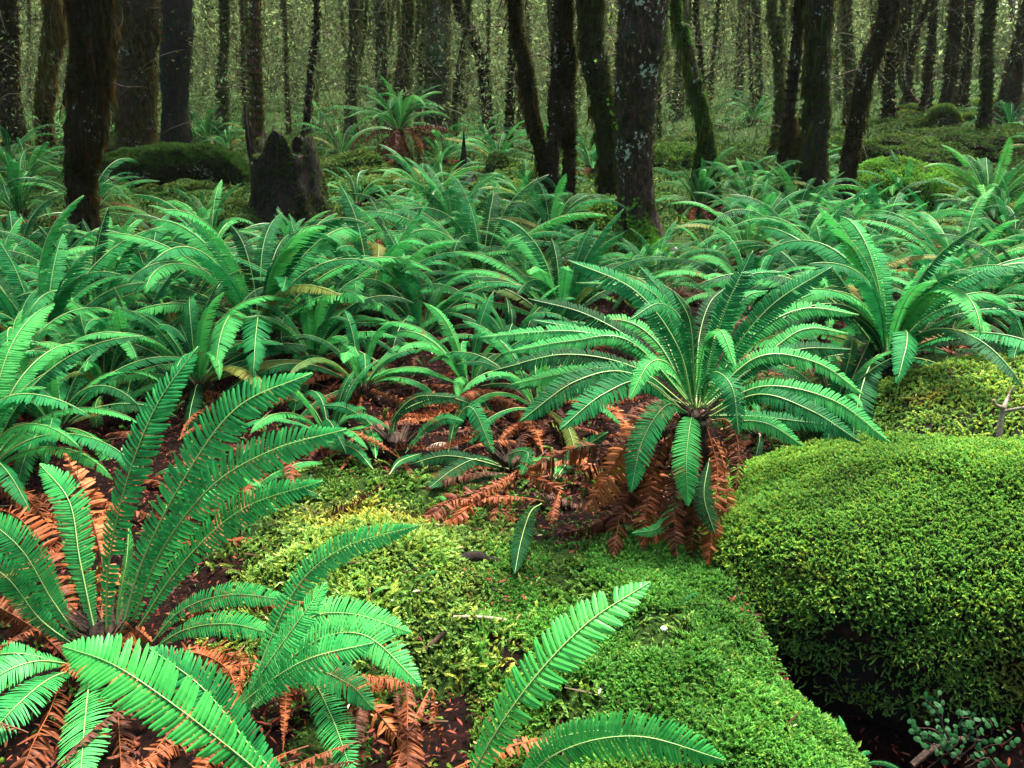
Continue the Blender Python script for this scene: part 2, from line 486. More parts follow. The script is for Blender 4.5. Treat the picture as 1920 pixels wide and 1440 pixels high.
def frond_geo(P, side, wid, pairs, seed, lod=2, dead=False, start=0.05, gap=None, hang=0.0):
    """leaf blade: returns (V,F) of the pinnae and (V,F) of the stem. P: dense curve, side: n x 3"""
    rg = np.random.default_rng(seed)
    n = len(P)
    L = np.sum(np.linalg.norm(np.diff(P, axis=0), axis=1))
    T = nrm(np.gradient(P, axis=0))
    S = nrm(side - T * np.sum(side * T, 1, keepdims=True))
    N = nrm(np.cross(S, T))
    t = start + (1 - start) * (np.arange(pairs) + 0.5) / pairs
    t = 1 - (1 - t) ** 1.06
    q = t * (n - 1)
    k = np.minimum(q.astype(int), n - 2); f = (q - k)[:, None]
    p = P[k] * (1 - f) + P[k + 1] * f
    tt = nrm(T[k] * (1 - f) + T[k + 1] * f); ss = nrm(S[k] * (1 - f) + S[k + 1] * f); nn = nrm(N[k] * (1 - f) + N[k + 1] * f)
    Vs, Fs, off = [], [], 0
    spacing = L * (1 - start) / pairs
    for sg in (1, -1):
        ln = wid * 0.5 * np.interp(t, PROF_T, PROF_L) * rg.uniform(0.90, 1.07, pairs)
        ang = np.radians(np.interp(t, [0, .5, .85, 1], [88, 80, 68, 38]) + rg.normal(0, 3.0, pairs))[:, None]
        keep = rg.random(pairs) > (0.10 if dead else 0.02)
        d = tt * np.cos(ang) + sg * ss * np.sin(ang)
        w = tt * np.sin(ang) - sg * ss * np.cos(ang)
        roll = (rg.normal(0.16, 0.09, pairs) if not dead else rg.normal(0.2, 0.6, pairs))[:, None]
        w2 = w * np.cos(roll) + nn * np.sin(roll) * 1.0
        lift = rg.normal(0.07, 0.035, pairs) if not dead else rg.normal(-0.35, 0.4, pairs)
        d2 = nrm(d + nn * lift[:, None])
        lift = lift - hang
        d2 = nrm(d + nn * lift[:, None])
        hw = spacing * ((0.46 if lod == 2 else 0.36) if not dead else 0.56) * np.interp(t, [0, .2, 1], [.8, 1.0, .85]) * (gap or 1.0)
        droop = rg.normal(0.14, 0.05, pairs) if not dead else rg.normal(0.7, 0.5, pairs)
        if lod == 2:
            st = np.array([0.0, 0.22, 0.5, 0.78, 0.93]); hwm = np.array([0.80, 1.04, 1.04, 0.92, 0.60])
        elif lod == 1:
            st = np.array([0.0, 0.45, 0.85]); hwm = np.array([0.75, 1.05, 0.6])
        else:
            st = np.array([0.0, 0.6]); hwm = np.array([0.85, 1.0])
        m = len(st)

        def cen(uu):
            return p + d2 * (ln * uu)[:, None] + tt * (ln * 0.13 * uu * uu)[:, None] - nn * (ln * droop * uu * uu)[:, None]
        rows = []
        for a in range(m):
            c = cen(st[a]); h = (hw * hwm[a])[:, None]
            if lod == 2:
                wig = rg.normal(0, 0.08, pairs)[:, None] * hw[:, None]
                fold = nn * hw[:, None] * (-0.22)
                rows.append(c + w2 * h + fold + w2 * wig); rows.append(c + 0 * h); rows.append(c - w2 * h + fold)
            else:
                rows.append(c + w2 * h); rows.append(c - w2 * h)
        tip = cen(1.0)
        rows.append(tip)
        V = np.stack(rows, 1)[keep]           # pairs x r x 3
        r = V.shape[1]
        tris = []
        if lod == 2:
            for a in range(m - 1):
                b0, b1 = 3 * a, 3 * (a + 1)
                for e in (0, 1):
                    tris += [(b0 + e, b0 + e + 1, b1 + e + 1), (b0 + e, b1 + e + 1, b1 + e)]
            b0 = 3 * (m - 1)
            tris += [(b0, b0 + 1, r - 1), (b0 + 1, b0 + 2, r - 1)]
        else:
            for a in range(m - 1):
                b0, b1 = 2 * a, 2 * (a + 1)
                tris += [(b0, b0 + 1, b1 + 1), (b0, b1 + 1, b1)]
            tris += [(2 * (m - 1), 2 * (m - 1) + 1, r - 1)]
        tris = np.array(tris)
        if sg < 0:
            tris = tris[:, ::-1]
        cnt = len(V)
        Fs.append((tris[None] + (np.arange(cnt) * r)[:, None, None]).reshape(-1, 3) + off)
        Vs.append(V.reshape(-1, 3)); off += cnt * r
    r0 = max(0.0022, L * 0.0046)
    rad = np.interp(np.linspace(0, 1, n), [0, 0.3, 1], [r0, r0 * 0.75, r0 * 0.25])
    sv, sf = tube(P + N * (r0 * 0.55), rad, 4 if lod else 3)
    return (np.concatenate(Vs), np.concatenate(Fs)), (sv, sf)


def arch_curve(e0, e1, pw, seed, n=26, sway=0.12):
    """frond of unit length leaving the origin towards +X, from elevation e0 to e1 (degrees)"""
    rg = np.random.default_rng(seed)
    s = np.linspace(0, 1, n)
    el = np.radians(e0 + (e1 - e0) * s ** pw)
    az = np.cumsum(rg.normal(0, 0.02, n)) + rg.normal(0, sway) * s ** 2
    d = np.stack([np.cos(el) * np.cos(az), np.cos(el) * np.sin(az), np.sin(el)], -1)
    P = np.concatenate([[[0, 0, 0]], np.cumsum((d[1:] + d[:-1]) / 2 / (n - 1), axis=0)])
    side = np.stack([np.sin(az + 0 * az), -np.cos(az), rg.normal(0, 0.10) + rg.normal(0, 0.22) * s], -1)
    return P, side


FROND_LIB = {}
CLASSES = {'erect': (78, 5, 1.8), 'arch': (66, -36, 1.4), 'wide': (48, -46, 1.2), 'low': (24, -50, 1.0), 'hang': (-25, -78, 0.8)}
M_OLD = leaf_mat('fern_yellowing', [(0.2, (0.05, 0.12, 0.02)), (0.5, (0.16, 0.20, 0.035)), (0.8, (0.28, 0.19, 0.05))], 0.55, 0.28, 14, 0.1, obj_var=.6, brown=.1)
KINDS = {'old': (M_OLD, False), 'green': (M_FROND, False), 'far': (M_FROND_FAR, False), 'dead': (M_DEAD, True)}


def lib_frond(cls, kind, lod, v, stem_split):
    key = (cls, kind, lod, v, stem_split)
    if key in FROND_LIB:
        return FROND_LIB[key]
    e0, e1, pw = CLASSES[cls]
    mat, dead = KINDS[kind]
    seed = hash((cls, lod, v)) % 9973 if False else (list(CLASSES).index(cls) * 131 + lod * 17 + v * 7 + (500 if dead else 0))
    rg = np.random.default_rng(seed + 1)
    P, S = arch_curve(e0 + rg.normal(0, 7), e1 + rg.normal(0, 16), pw * rg.uniform(.8, 1.3), seed, sway=.3)
    wid = rg.uniform(0.122, 0.152) if not dead else rg.uniform(0.12, 0.155)
    pairs = {2: 72, 1: 60, 0: 36}[lod]
    blade, stem = frond_geo(P, S, wid, pairs, seed, lod, dead, hang=0 if dead else .38)
    sm = M_STEM if not dead else M_DEAD
    if stem_split:
        a = mesh_from('frond', blade[0], blade[1], mat)
        b = mesh_from('stem', stem[0], stem[1], sm, True)
        FROND_LIB[key] = (a, b)
    else:
        V = np.concatenate([blade[0], stem[0]]); F = np.concatenate([blade[1], stem[1] + len(blade[0])])
        mi = np.concatenate([np.zeros(len(blade[1]), int), np.ones(len(stem[1]), int)])
        FROND_LIB[key] = (mesh_from('frond', V, F, [mat, sm], midx=mi), None)
    return FROND_LIB[key]


def crownlet_mesh():
    """the scaly knob that the fronds rise from"""
    rg = np.random.default_rng(4)
    n = 60
    a = rg.uniform(0, 2 * PI, n); h = rg.uniform(-0.03, 0.03, n)
    P = np.stack([np.cos(a) * 0.035, np.sin(a) * 0.035, h], -1)
    out = nrm(np.stack([np.cos(a), np.sin(a), np.full(n, 1.1)], -1))
    A, B = basis(out, rg)
    TV = np.array([[-1, 0, 0], [1, 0, 0], [0, 0, 1.0], [0, 1, 0.1]]) * [0.007, 0.004, 0.07]
    TF = np.array([[0, 1, 2], [1, 3, 2], [3, 0, 2]])
    V, F, _ = scatter(TV, TF, P, A, B, out)
    th = np.linspace(0, 2 * PI, 9)[:-1]
    tp, tr = np.array([[0, 0, -0.12], [0, 0, -0.03], [0, 0, 0.02], [0, 0, 0.04]]), np.array([0.06, 0.05, 0.035, 0.01])
    v2, f2 = tube(tp.astype(float), tr, 8)
    V2 = np.concatenate([V, v2]); F2 = np.concatenate([F, f2 + len(V)])
    return mesh_from('rootstock', V2, F2, M_DTWIG)


ROOT = crownlet_mesh()
N_FROND = 0


def fern(label, base, L, n, seed, lod=1, dead=4, spread=1.0, kind='green', group=None, face=None, up=0.0, split=False, tall=0.0):
    """a crown fern: rosette of n fronds of length L around its base"""
    global N_FROND
    rg = random.Random(seed)
    n = int(n * 1.15)
    t = thing('crown_fern', label, 'fern', base, group)
    t.location.z += 0.055 * min(1, L * 1.6) + tall
    link('rootstock', ROOT, t).scale = (L * 1.5,) * 3
    golden = 2.39996
    ph = rg.uniform(0, 6.28)
    for i in range(n):
        q = (i + 0.5) / n                     # 0 inner .. 1 outer
        az = ph + i * golden + rg.uniform(-0.3, 0.3)
        qq = q * spread - up
        cls = 'erect' if qq < 0.17 else ('arch' if qq < 0.55 else ('wide' if qq < 0.86 else 'low'))
        old = L > .3 and q > .45 and rg.random() < .09
        me, st = lib_frond(cls, 'old' if old else kind, lod, rg.randrange(7), split)
        o = link('yellowing_frond' if old else 'frond', me, t)
        s = L * rg.uniform(0.72, 1.12) * (0.9 if cls == 'erect' else 1.0)
        j = .12 if rg.random() < .85 else .4
        o.rotation_euler = (rg.uniform(-j, j), rg.uniform(-j, j), az)
        o.scale = (s, s * rg.uniform(0.9, 1.1), s)
        o.location = (math.cos(az) * 0.02, math.sin(az) * 0.02, 0)
        if st:
            link('stem', st, o)
        N_FROND += 1
    for i in range(dead):
        az = rg.uniform(0, 6.28) if face is None else face + rg.uniform(-1.3, 1.3)
        cls = rg.choice(['low', 'hang', 'low'])
        me, st = lib_frond(cls, 'dead', max(lod, 1), rg.randrange(4), False)
        o = link('dead_frond', me, t)
        s = L * rg.uniform(0.55, 0.9)
        o.rotation_euler = (rg.uniform(-0.3, 0.3), rg.uniform(-0.1, 0.25), az)
        o.scale = (s, s, s)
        o.location = (math.cos(az) * 0.03, math.sin(az) * 0.03, -0.02)
        N_FROND += 1
    return t


def hero_frond(t, pts, wpx, seed, base_depth, dead=False, roll=0.0, pairs=66, start=0.05, dark=False, gap=None, young=False):
    """one frond along a curve given as (photo x, photo y, depth offset in metres); its mesh is in the fern's own space"""
    W = []
    for i, (px, py, d) in enumerate(pts):          # keep every point clear of the ground
        dep = base_depth + d
        p = at(px, py, dep)
        clear = (.07 if 0 < i < len(pts) - 1 else .035) if not dead else .03
        while p[2] < tz(p[0], p[1]) + clear and dep > 1.0:
            dep -= .02
            p = at(px, py, dep)
        W.append(p)
    W = np.array(W)
    P, L = resample(W, 40)
    mid = P[22]
    wid = wpx / FPX * depth_of(mid) * (.80 if base_depth > 2.8 else .80) * (1.25 if dead else 1)
    ch = P[-1] - P[0]
    hz = np.array([ch[0], ch[1], 0.0]);
    if np.linalg.norm(hz) < 0.05: hz = np.array([0, -1.0, 0])
    hz = hz / np.linalg.norm(hz)
    side = np.array([hz[1], -hz[0], 0.0])
    T = nrm(np.gradient(P, axis=0))
    open_ = nrm(np.array([0.0, -0.78, 0.75]) + 0 * P)
    S = nrm(np.cross(T, open_) + .25 * nrm(side[None] - T * (T @ side)[:, None]))
    N = np.cross(S, T)
    a = np.radians(roll)
    S = S * np.cos(a) + N * np.sin(a)
    o0 = np.array(t.location)
    if dead: pairs = int(pairs * 0.8)
    blade, stem = frond_geo(P - o0, S, wid, pairs, seed, 2, dead, start, gap, hang=.15 if (base_depth > 2.8 and not dead) else 0)
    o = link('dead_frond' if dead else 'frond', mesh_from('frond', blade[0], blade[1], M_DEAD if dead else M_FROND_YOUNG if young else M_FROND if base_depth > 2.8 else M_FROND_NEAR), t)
    link('stem', mesh_from('stem', stem[0], stem[1], (M_STIPE if dark else M_DEAD if dead else M_STEM), True), o)
    return o


# ------------------------------------------------------------------ hero ferns
def hero_fern(label, bx, by, specs, seed, lift=0.04, knob=True, base=None, depth=None, trunk=0.0):
    b = G(bx, by) if base is None else np.array(base, float)
    t = thing('crown_fern', label, 'fern', (b[0], b[1], b[2] + lift))
    if knob:
        link('rootstock', ROOT, t).scale = (1.3 if trunk == 0 else .75,) * 3
    bd = depth_of(b) if depth is None else depth
    if trunk > 0:
        tp = np.array([[0, .02, -trunk], [.01, .0, -trunk * .5], [0, 0, 0]])
        Q, _ = resample(tp, 16)
        v, f = tube(Q, np.linspace(.085, .05, 16), 16)
        v = v + (fbm(v * 30, 3) * .035)[:, None] * nrm(v * [1, 1, 0])
        link('trunk', mesh_from('trunk', v, f, M_DTWIG, True), t)
    for i, sp in enumerate(specs):
        kw = sp[2] if len(sp) > 2 else {}
        hero_frond(t, sp[0], sp[1], seed * 50 + i, bd, **kw)
    return t


D = dict(dead=True)
hero_fern('bright green crown fern at the front left with long upright fronds and rusty dead ones', 205, 1215, [
    ([(200, 1205, 0), (205, 1060, -.04), (240, 900, -.07), (295, 760, -.06), (372, 650, -.02)], 128, dict(roll=12)),
    ([(225, 1200, 0), (265, 1060, -.05), (345, 900, -.09), (445, 765, -.11), (585, 700, -.10)], 128, dict(roll=-14)),
    ([(240, 1190, 0), (300, 1040, -.06), (395, 915, -.12), (510, 845, -.18), (650, 805, -.22)], 112, dict(roll=-22)),
    ([(255, 1185, 0), (340, 1060, -.04), (455, 955, -.07), (605, 902, -.09)], 92, dict(roll=-16)),
    ([(180, 1195, 0), (150, 1050, .0), (130, 940, .05), (75, 870, .12)], 92, dict(roll=5)),
    ([(165, 1190, .0), (143, 1060, .02), (142, 930, .06), (152, 830, .1)], 26, dict(dark=True, start=.9, pairs=10)),
    ([(150, 1200, 0), (95, 1120, -.03), (40, 1030, -.05), (-40, 960, -.05)], 100, dict(roll=12)),
    ([(140, 1210, 0), (75, 1160, -.05), (10, 1080, -.08), (-80, 1030, -.10)], 90, dict(roll=20)),
    ([(215, 1190, 0), (225, 1120, -.02), (238, 1050, 0), (242, 990, .05)], 50, dict(roll=40)),
    ([(285, 1205, 0), (340, 1145, -.05), (430, 1115, -.08), (545, 1125, -.08)], 66, dict(roll=-10)),
    ([(290, 1215, 0), (350, 1180, -.08), (430, 1170, -.12), (520, 1190, -.14)], 70, dict(roll=-8)),
    ([(172, 1250, 0), (165, 1300, -.12), (158, 1370, -.22), (150, 1470, -.30)], 132, dict(roll=0)),
    ([(140, 1255, 0), (90, 1275, -.10), (35, 1320, -.18), (-40, 1400, -.22)], 120, dict(roll=0)),
    ([(130, 1245, 0), (70, 1240, -.06), (10, 1260, -.10), (-60, 1310, -.12)], 90, dict(roll=0)),
    ([(100, 1238, 0), (30, 1225, -.02), (-50, 1235, -.04)], 70),
    ([(290, 1210, -.02), (250, 1180, -.05), (225, 1215, -.10), (215, 1240, -.12)], 60, dict(dead=True, pairs=24)),
    ([(150, 1195, .05), (90, 1060, .10), (40, 975, .14), (-20, 950, .16)], 74, D),
    ([(180, 1200, .05), (195, 1080, .12), (160, 930, .25), (120, 850, .3)], 66, D),
    ([(130, 1240, 0), (80, 1190, .03), (20, 1150, .05), (-60, 1110, .05)], 66, D),
    ([(120, 1260, 0), (95, 1330, -.08), (60, 1400, -.12), (30, 1480, -.15)], 74, D),
    ([(220, 1270, 0), (222, 1340, -.1), (226, 1410, -.15), (230, 1480, -.2)], 46, D),
    ([(310, 1230, 0), (380, 1215, 0), (460, 1240, -.02)], 60, D),
    ([(300, 1180, .03), (370, 1145, .05), (450, 1120, .05), (540, 1150, .02)], 40, D),
], 1, lift=0.03)

hero_fern('crown fern sprawling low at the front left centre beside red dead fronds', 445, 1395, [
    ([(440, 1345, -.12), (500, 1250, -.20), (560, 1165, -.22), (612, 1092, -.20)], 120, dict(roll=25)),
    ([(425, 1350, -.12), (490, 1290, -.20), (580, 1235, -.22), (700, 1205, -.20)], 110, dict(roll=-12)),
    ([(455, 1330, 0), (545, 1120, .05), (640, 1030, .05), (785, 985, .0)], 78, dict(roll=-14)),
    ([(470, 1330, .0), (570, 1215, .02), (680, 1190, .0), (790, 1285, -.05)], 100, dict(roll=-5)),
    ([(470, 1330, .02), (560, 1175, .08), (650, 1150, .1), (770, 1185, .1)], 88, dict(roll=-5)),
    ([(470, 1330, -.02), (560, 1255, 0), (650, 1280, 0), (700, 1330, 0)], 88),
    ([(500, 1290, .05), (575, 1270, .04), (620, 1340, 0), (660, 1450, -.06)], 96, dict(roll=0, gap=.6)),
    ([(500, 1320, .1), (620, 1290, .12), (690, 1320, .12), (760, 1400, .1)], 70, D),
    ([(490, 1320, .1), (560, 1105, .3), (600, 1060, .35)], 46, D),
    ([(455, 1350, .0), (430, 1260, .12), (370, 1225, .15), (300, 1230, .15)], 50, D),
], 2, knob=False)

hero_fern('crown fern cut by the bottom frame edge whose bright frond points up to the left', 560, 1500, [
    ([(545, 1500, -.30), (440, 1410, -.32), (310, 1310, -.32), (210, 1245, -.30), (118, 1212, -.26)], 165, dict(roll=0, pairs=50, young=True)),
    ([(560, 1500, -.15), (470, 1400, -.12), (380, 1290, -.10), (280, 1215, -.06)], 120, dict(roll=5)),
], 3, knob=False, base=(-0.36, 1.42, 0.0), depth=1.72)

hero_fern('crown fern cut by the bottom edge with one broad frond pointing to the upper right', 880, 1560, [
    ([(860, 1520, -.15), (915, 1400, -.2), (1000, 1275, -.22), (1100, 1170, -.2), (1218, 1092, -.16)], 140, dict(roll=8, pairs=50, young=True)),
], 4, knob=False, base=(-0.05, 1.32, 0.0), depth=1.70)
hero_fern('crown fern under the bottom edge right of centre showing only two arching fronds', 1000, 1560, [
    ([(940, 1520, -.20), (1040, 1415, -.25), (1190, 1380, -.28), (1360, 1425, -.30)], 120, dict(roll=-25, young=True)),
    ([(960, 1500, .0), (1020, 1400, .0), (1110, 1370, .0), (1180, 1380, .0)], 66, dict(roll=-30)),
], 5, knob=False, base=(0.1, 1.30, 0.0), depth=1.70)

hero_fern('largest crown fern right of centre spreading a full ring of arching fronds', 1300, 800, [
    ([(1300, 770, 0), (1270, 650, -.05), (1190, 545, -.05), (1065, 488, .0)], 62, dict(roll=12)),
    ([(1312, 765, 0), (1330, 680, -.10), (1365, 570, -.15), (1412, 470, -.15)], 66, dict(roll=10)),
    ([(1320, 765, 0), (1375, 660, -.08), (1450, 570, -.12), (1560, 500, -.12)], 66, dict(roll=-12)),
    ([(1290, 750, 0), (1210, 660, .05), (1080, 622, .05), (900, 632, .05)], 52),
    ([(1285, 750, 0), (1200, 650, .12), (1100, 590, .2), (990, 560, .25)], 54, dict(roll=8)),
    ([(1285, 760, 0), (1190, 690, -.04), (1060, 665, -.06), (925, 695, -.06)], 58),
    ([(1280, 770, 0), (1180, 700, -.12), (1080, 715, -.2), (975, 790, -.26)], 82, dict(roll=6)),
    ([(1285, 775, 0), (1210, 715, -.20), (1130, 740, -.32), (1050, 805, -.4)], 80, dict(roll=8)),
    ([(1290, 775, -.0), (1250, 760, -.18), (1205, 825, -.28), (1183, 922, -.32)], 78, dict(roll=3)),
    ([(1300, 785, -.02), (1295, 790, -.18), (1287, 860, -.28), (1290, 948, -.3)], 74),
    ([(1315, 765, 0), (1335, 700, -.15), (1372, 725, -.28), (1385, 815, -.32)], 66),
    ([(1325, 765, 0), (1410, 690, .0), (1500, 655, .05), (1595, 655, .1)], 54, dict(roll=-6)),
    ([(1325, 775, 0), (1430, 725, -.10), (1560, 750, -.15), (1670, 830, -.18)], 70, dict(roll=-6)),
    ([(1325, 785, 0), (1420, 740, -.16), (1520, 770, -.24), (1615, 830, -.28)], 66, dict(roll=-6)),
    ([(1325, 800, 0), (1380, 790, -.12), (1440, 795, -.18), (1505, 835, -.2)], 56, dict(roll=-6)),
    ([(1298, 765, 0), (1275, 660, .05), (1255, 570, .10), (1200, 500, .16)], 54),
    ([(1302, 765, 0), (1300, 680, -.12), (1292, 600, -.18), (1262, 545, -.25)], 52),
    ([(1300, 765, 0), (1260, 690, -.2), (1220, 680, -.3), (1180, 748, -.38)], 58),
    ([(1318, 765, 0), (1400, 700, .12), (1500, 620, .2), (1590, 625, .22)], 50),
    ([(1300, 765, 0), (1230, 640, .15), (1150, 600, .22), (1040, 640, .25)], 50),
    ([(1310, 765, 0), (1345, 640, .1), (1395, 560, .2), (1440, 545, .28)], 46),
    ([(1295, 765, 0), (1190, 720, .1), (1080, 690, .2), (970, 730, .2)], 50),
    ([(1305, 765, 0), (1285, 620, -.05), (1240, 570, -.2), (1180, 600, -.3)], 46),
    ([(1300, 765, 0), (1320, 650, -.1), (1350, 620, -.25), (1380, 690, -.35)], 42),
    ([(1290, 790, 0), (1220, 775, -.08), (1165, 850, -.1), (1100, 960, -.1)], 80, D),
    ([(1280, 800, 0), (1200, 880, -.05), (1165, 960, -.08), (1150, 1045, -.12)], 52, D),
    ([(1295, 820, -.1), (1268, 900, -.18), (1265, 970, -.22), (1268, 1045, -.26)], 54, D),
    ([(1325, 800, -.02), (1345, 880, -.12), (1338, 960, -.2), (1328, 1060, -.26)], 56, D),
    ([(1325, 790, 0), (1365, 790, -.1), (1385, 840, -.15), (1380, 920, -.2)], 40, D),
    ([(1280, 800, 0), (1180, 830, .05), (1080, 840, .05), (990, 880, 0)], 48, D),
    ([(1270, 830, 0), (1180, 940, 0), (1110, 985, 0), (1050, 1000, 0)], 40, D),
    ([(1285, 800, 0), (1235, 850, -.04), (1215, 940, -.08), (1205, 1030, -.1)], 52, D),
    ([(1290, 800, 0), (1225, 810, -.03), (1150, 840, -.04), (1080, 900, -.04)], 60, D),
    ([(1310, 810, -.05), (1305, 880, -.12), (1300, 960, -.16), (1298, 1050, -.18)], 52, D),
    ([(1285, 800, .03), (1230, 860, .04), (1180, 900, .05), (1120, 1000, .02)], 56, D),
    ([(1320, 800, .0), (1350, 850, -.05), (1362, 920, -.08), (1365, 1000, -.1)], 44, D),
    ([(1290, 810, .03), (1250, 900, .03), (1235, 960, .02), (1225, 1020, .02)], 56, D),
    ([(1300, 765, 0), (1270, 640, .06), (1235, 560, .06), (1170, 520, .08)], 52),
    ([(1310, 765, 0), (1350, 600, .12), (1400, 520, .18), (1470, 510, .22)], 52),
    ([(1312, 765, 0), (1420, 670, .0), (1530, 680, .0), (1620, 740, -.04)], 54, dict(roll=-6)),
    ([(1300, 765, 0), (1180, 640, .0), (1070, 640, .0), (950, 660, .02)], 52),
    ([(1305, 765, 0), (1310, 640, .2), (1330, 570, .3), (1360, 540, .38)], 46),
    ([(1290, 900, -.1), (1240, 985, -.15), (1185, 1000, -.18)], 34),
    ([(1330, 860, -.1), (1320, 930, -.2), (1340, 1000, -.25)], 56),
    ([(1300, 765, 0), (1240, 690, .10), (1140, 630, .18), (1000, 600, .2)], 54),
    ([(1300, 765, 0), (1250, 700, .02), (1130, 690, .02), (960, 720, .0)], 58),
    ([(1310, 765, 0), (1400, 640, .05), (1500, 580, .1), (1610, 590, .1)], 54, dict(roll=-6)),
    ([(1300, 765, 0), (1230, 600, .2), (1170, 540, .3), (1080, 530, .35)], 50),
    ([(1310, 780, 0), (1400, 780, .06), (1500, 790, .08), (1590, 800, .05)], 54),
], 6, lift=0.0, base=tuple(at(1300, 785, 3.0)), trunk=.5)

hero_fern('small bright crown fern with arched fronds on litter left of the centre', 745, 850, [
    ([(735, 830, 0), (750, 775, 0), (830, 745, 0), (905, 765, 0)], 34),
    ([(735, 830, 0), (735, 790, -.05), (780, 745, -.1), (860, 745, -.12)], 30),
    ([(840, 850, 0), (855, 790, -.05), (885, 765, -.1), (925, 850, -.15)], 50),
    ([(760, 850, 0), (790, 810, -.05), (830, 785, -.08), (870, 790, -.1)], 36),
    ([(720, 850, 0), (700, 800, 0), (650, 765, 0), (605, 760, 0)], 36),
    ([(705, 860, 0), (700, 820, 0), (690, 790, .05)], 40),
    ([(730, 890, 0), (750, 865, -.04), (790, 850, -.06)], 34),
    ([(700, 880, 0), (660, 840, -.03), (590, 825, -.05)], 40),
], 7)
hero_fern('low crown fern over brown dead fronds at the centre of the clearing', 960, 890, [
    ([(955, 880, 0), (900, 860, -.08), (850, 880, -.15), (805, 915, -.2)], 48),
    ([(955, 880, 0), (890, 862, 0), (830, 855, .0), (770, 870, .0)], 44),
    ([(955, 880, 0), (960, 850, -.1), (990, 850, -.15), (978, 890, -.2)], 34),
    ([(960, 880, 0), (1000, 865, -.05), (1040, 870, -.08), (1040, 895, -.1)], 34),
    ([(955, 890, 0), (920, 890, -.1), (870, 905, -.16)], 26),
    ([(1040, 900, 0), (1080, 850, 0), (1140, 810, 0)], 46),
    ([(955, 890, 0), (900, 920, -.05), (840, 940, -.1), (800, 975, -.12)], 62, D),
    ([(965, 890, 0), (940, 930, -.06), (925, 975, -.1)], 46, D),
    ([(970, 890, 0), (1010, 900, -.04), (1050, 920, -.06)], 56, D),
    ([(960, 890, 0), (950, 930, 0), (960, 980, -.05)], 40, D),
    ([(960, 890, 0), (880, 950, -.02), (830, 985, -.05)], 40, D),
], 8)
hero_fern('single drooping bluish fern frond hanging over moss below the centre', 1010, 945, [
    ([(1015, 945, 0), (995, 960, -.05), (978, 1010, -.1), (965, 1075, -.12)], 54),
], 9, knob=False)
exec_ferns = []

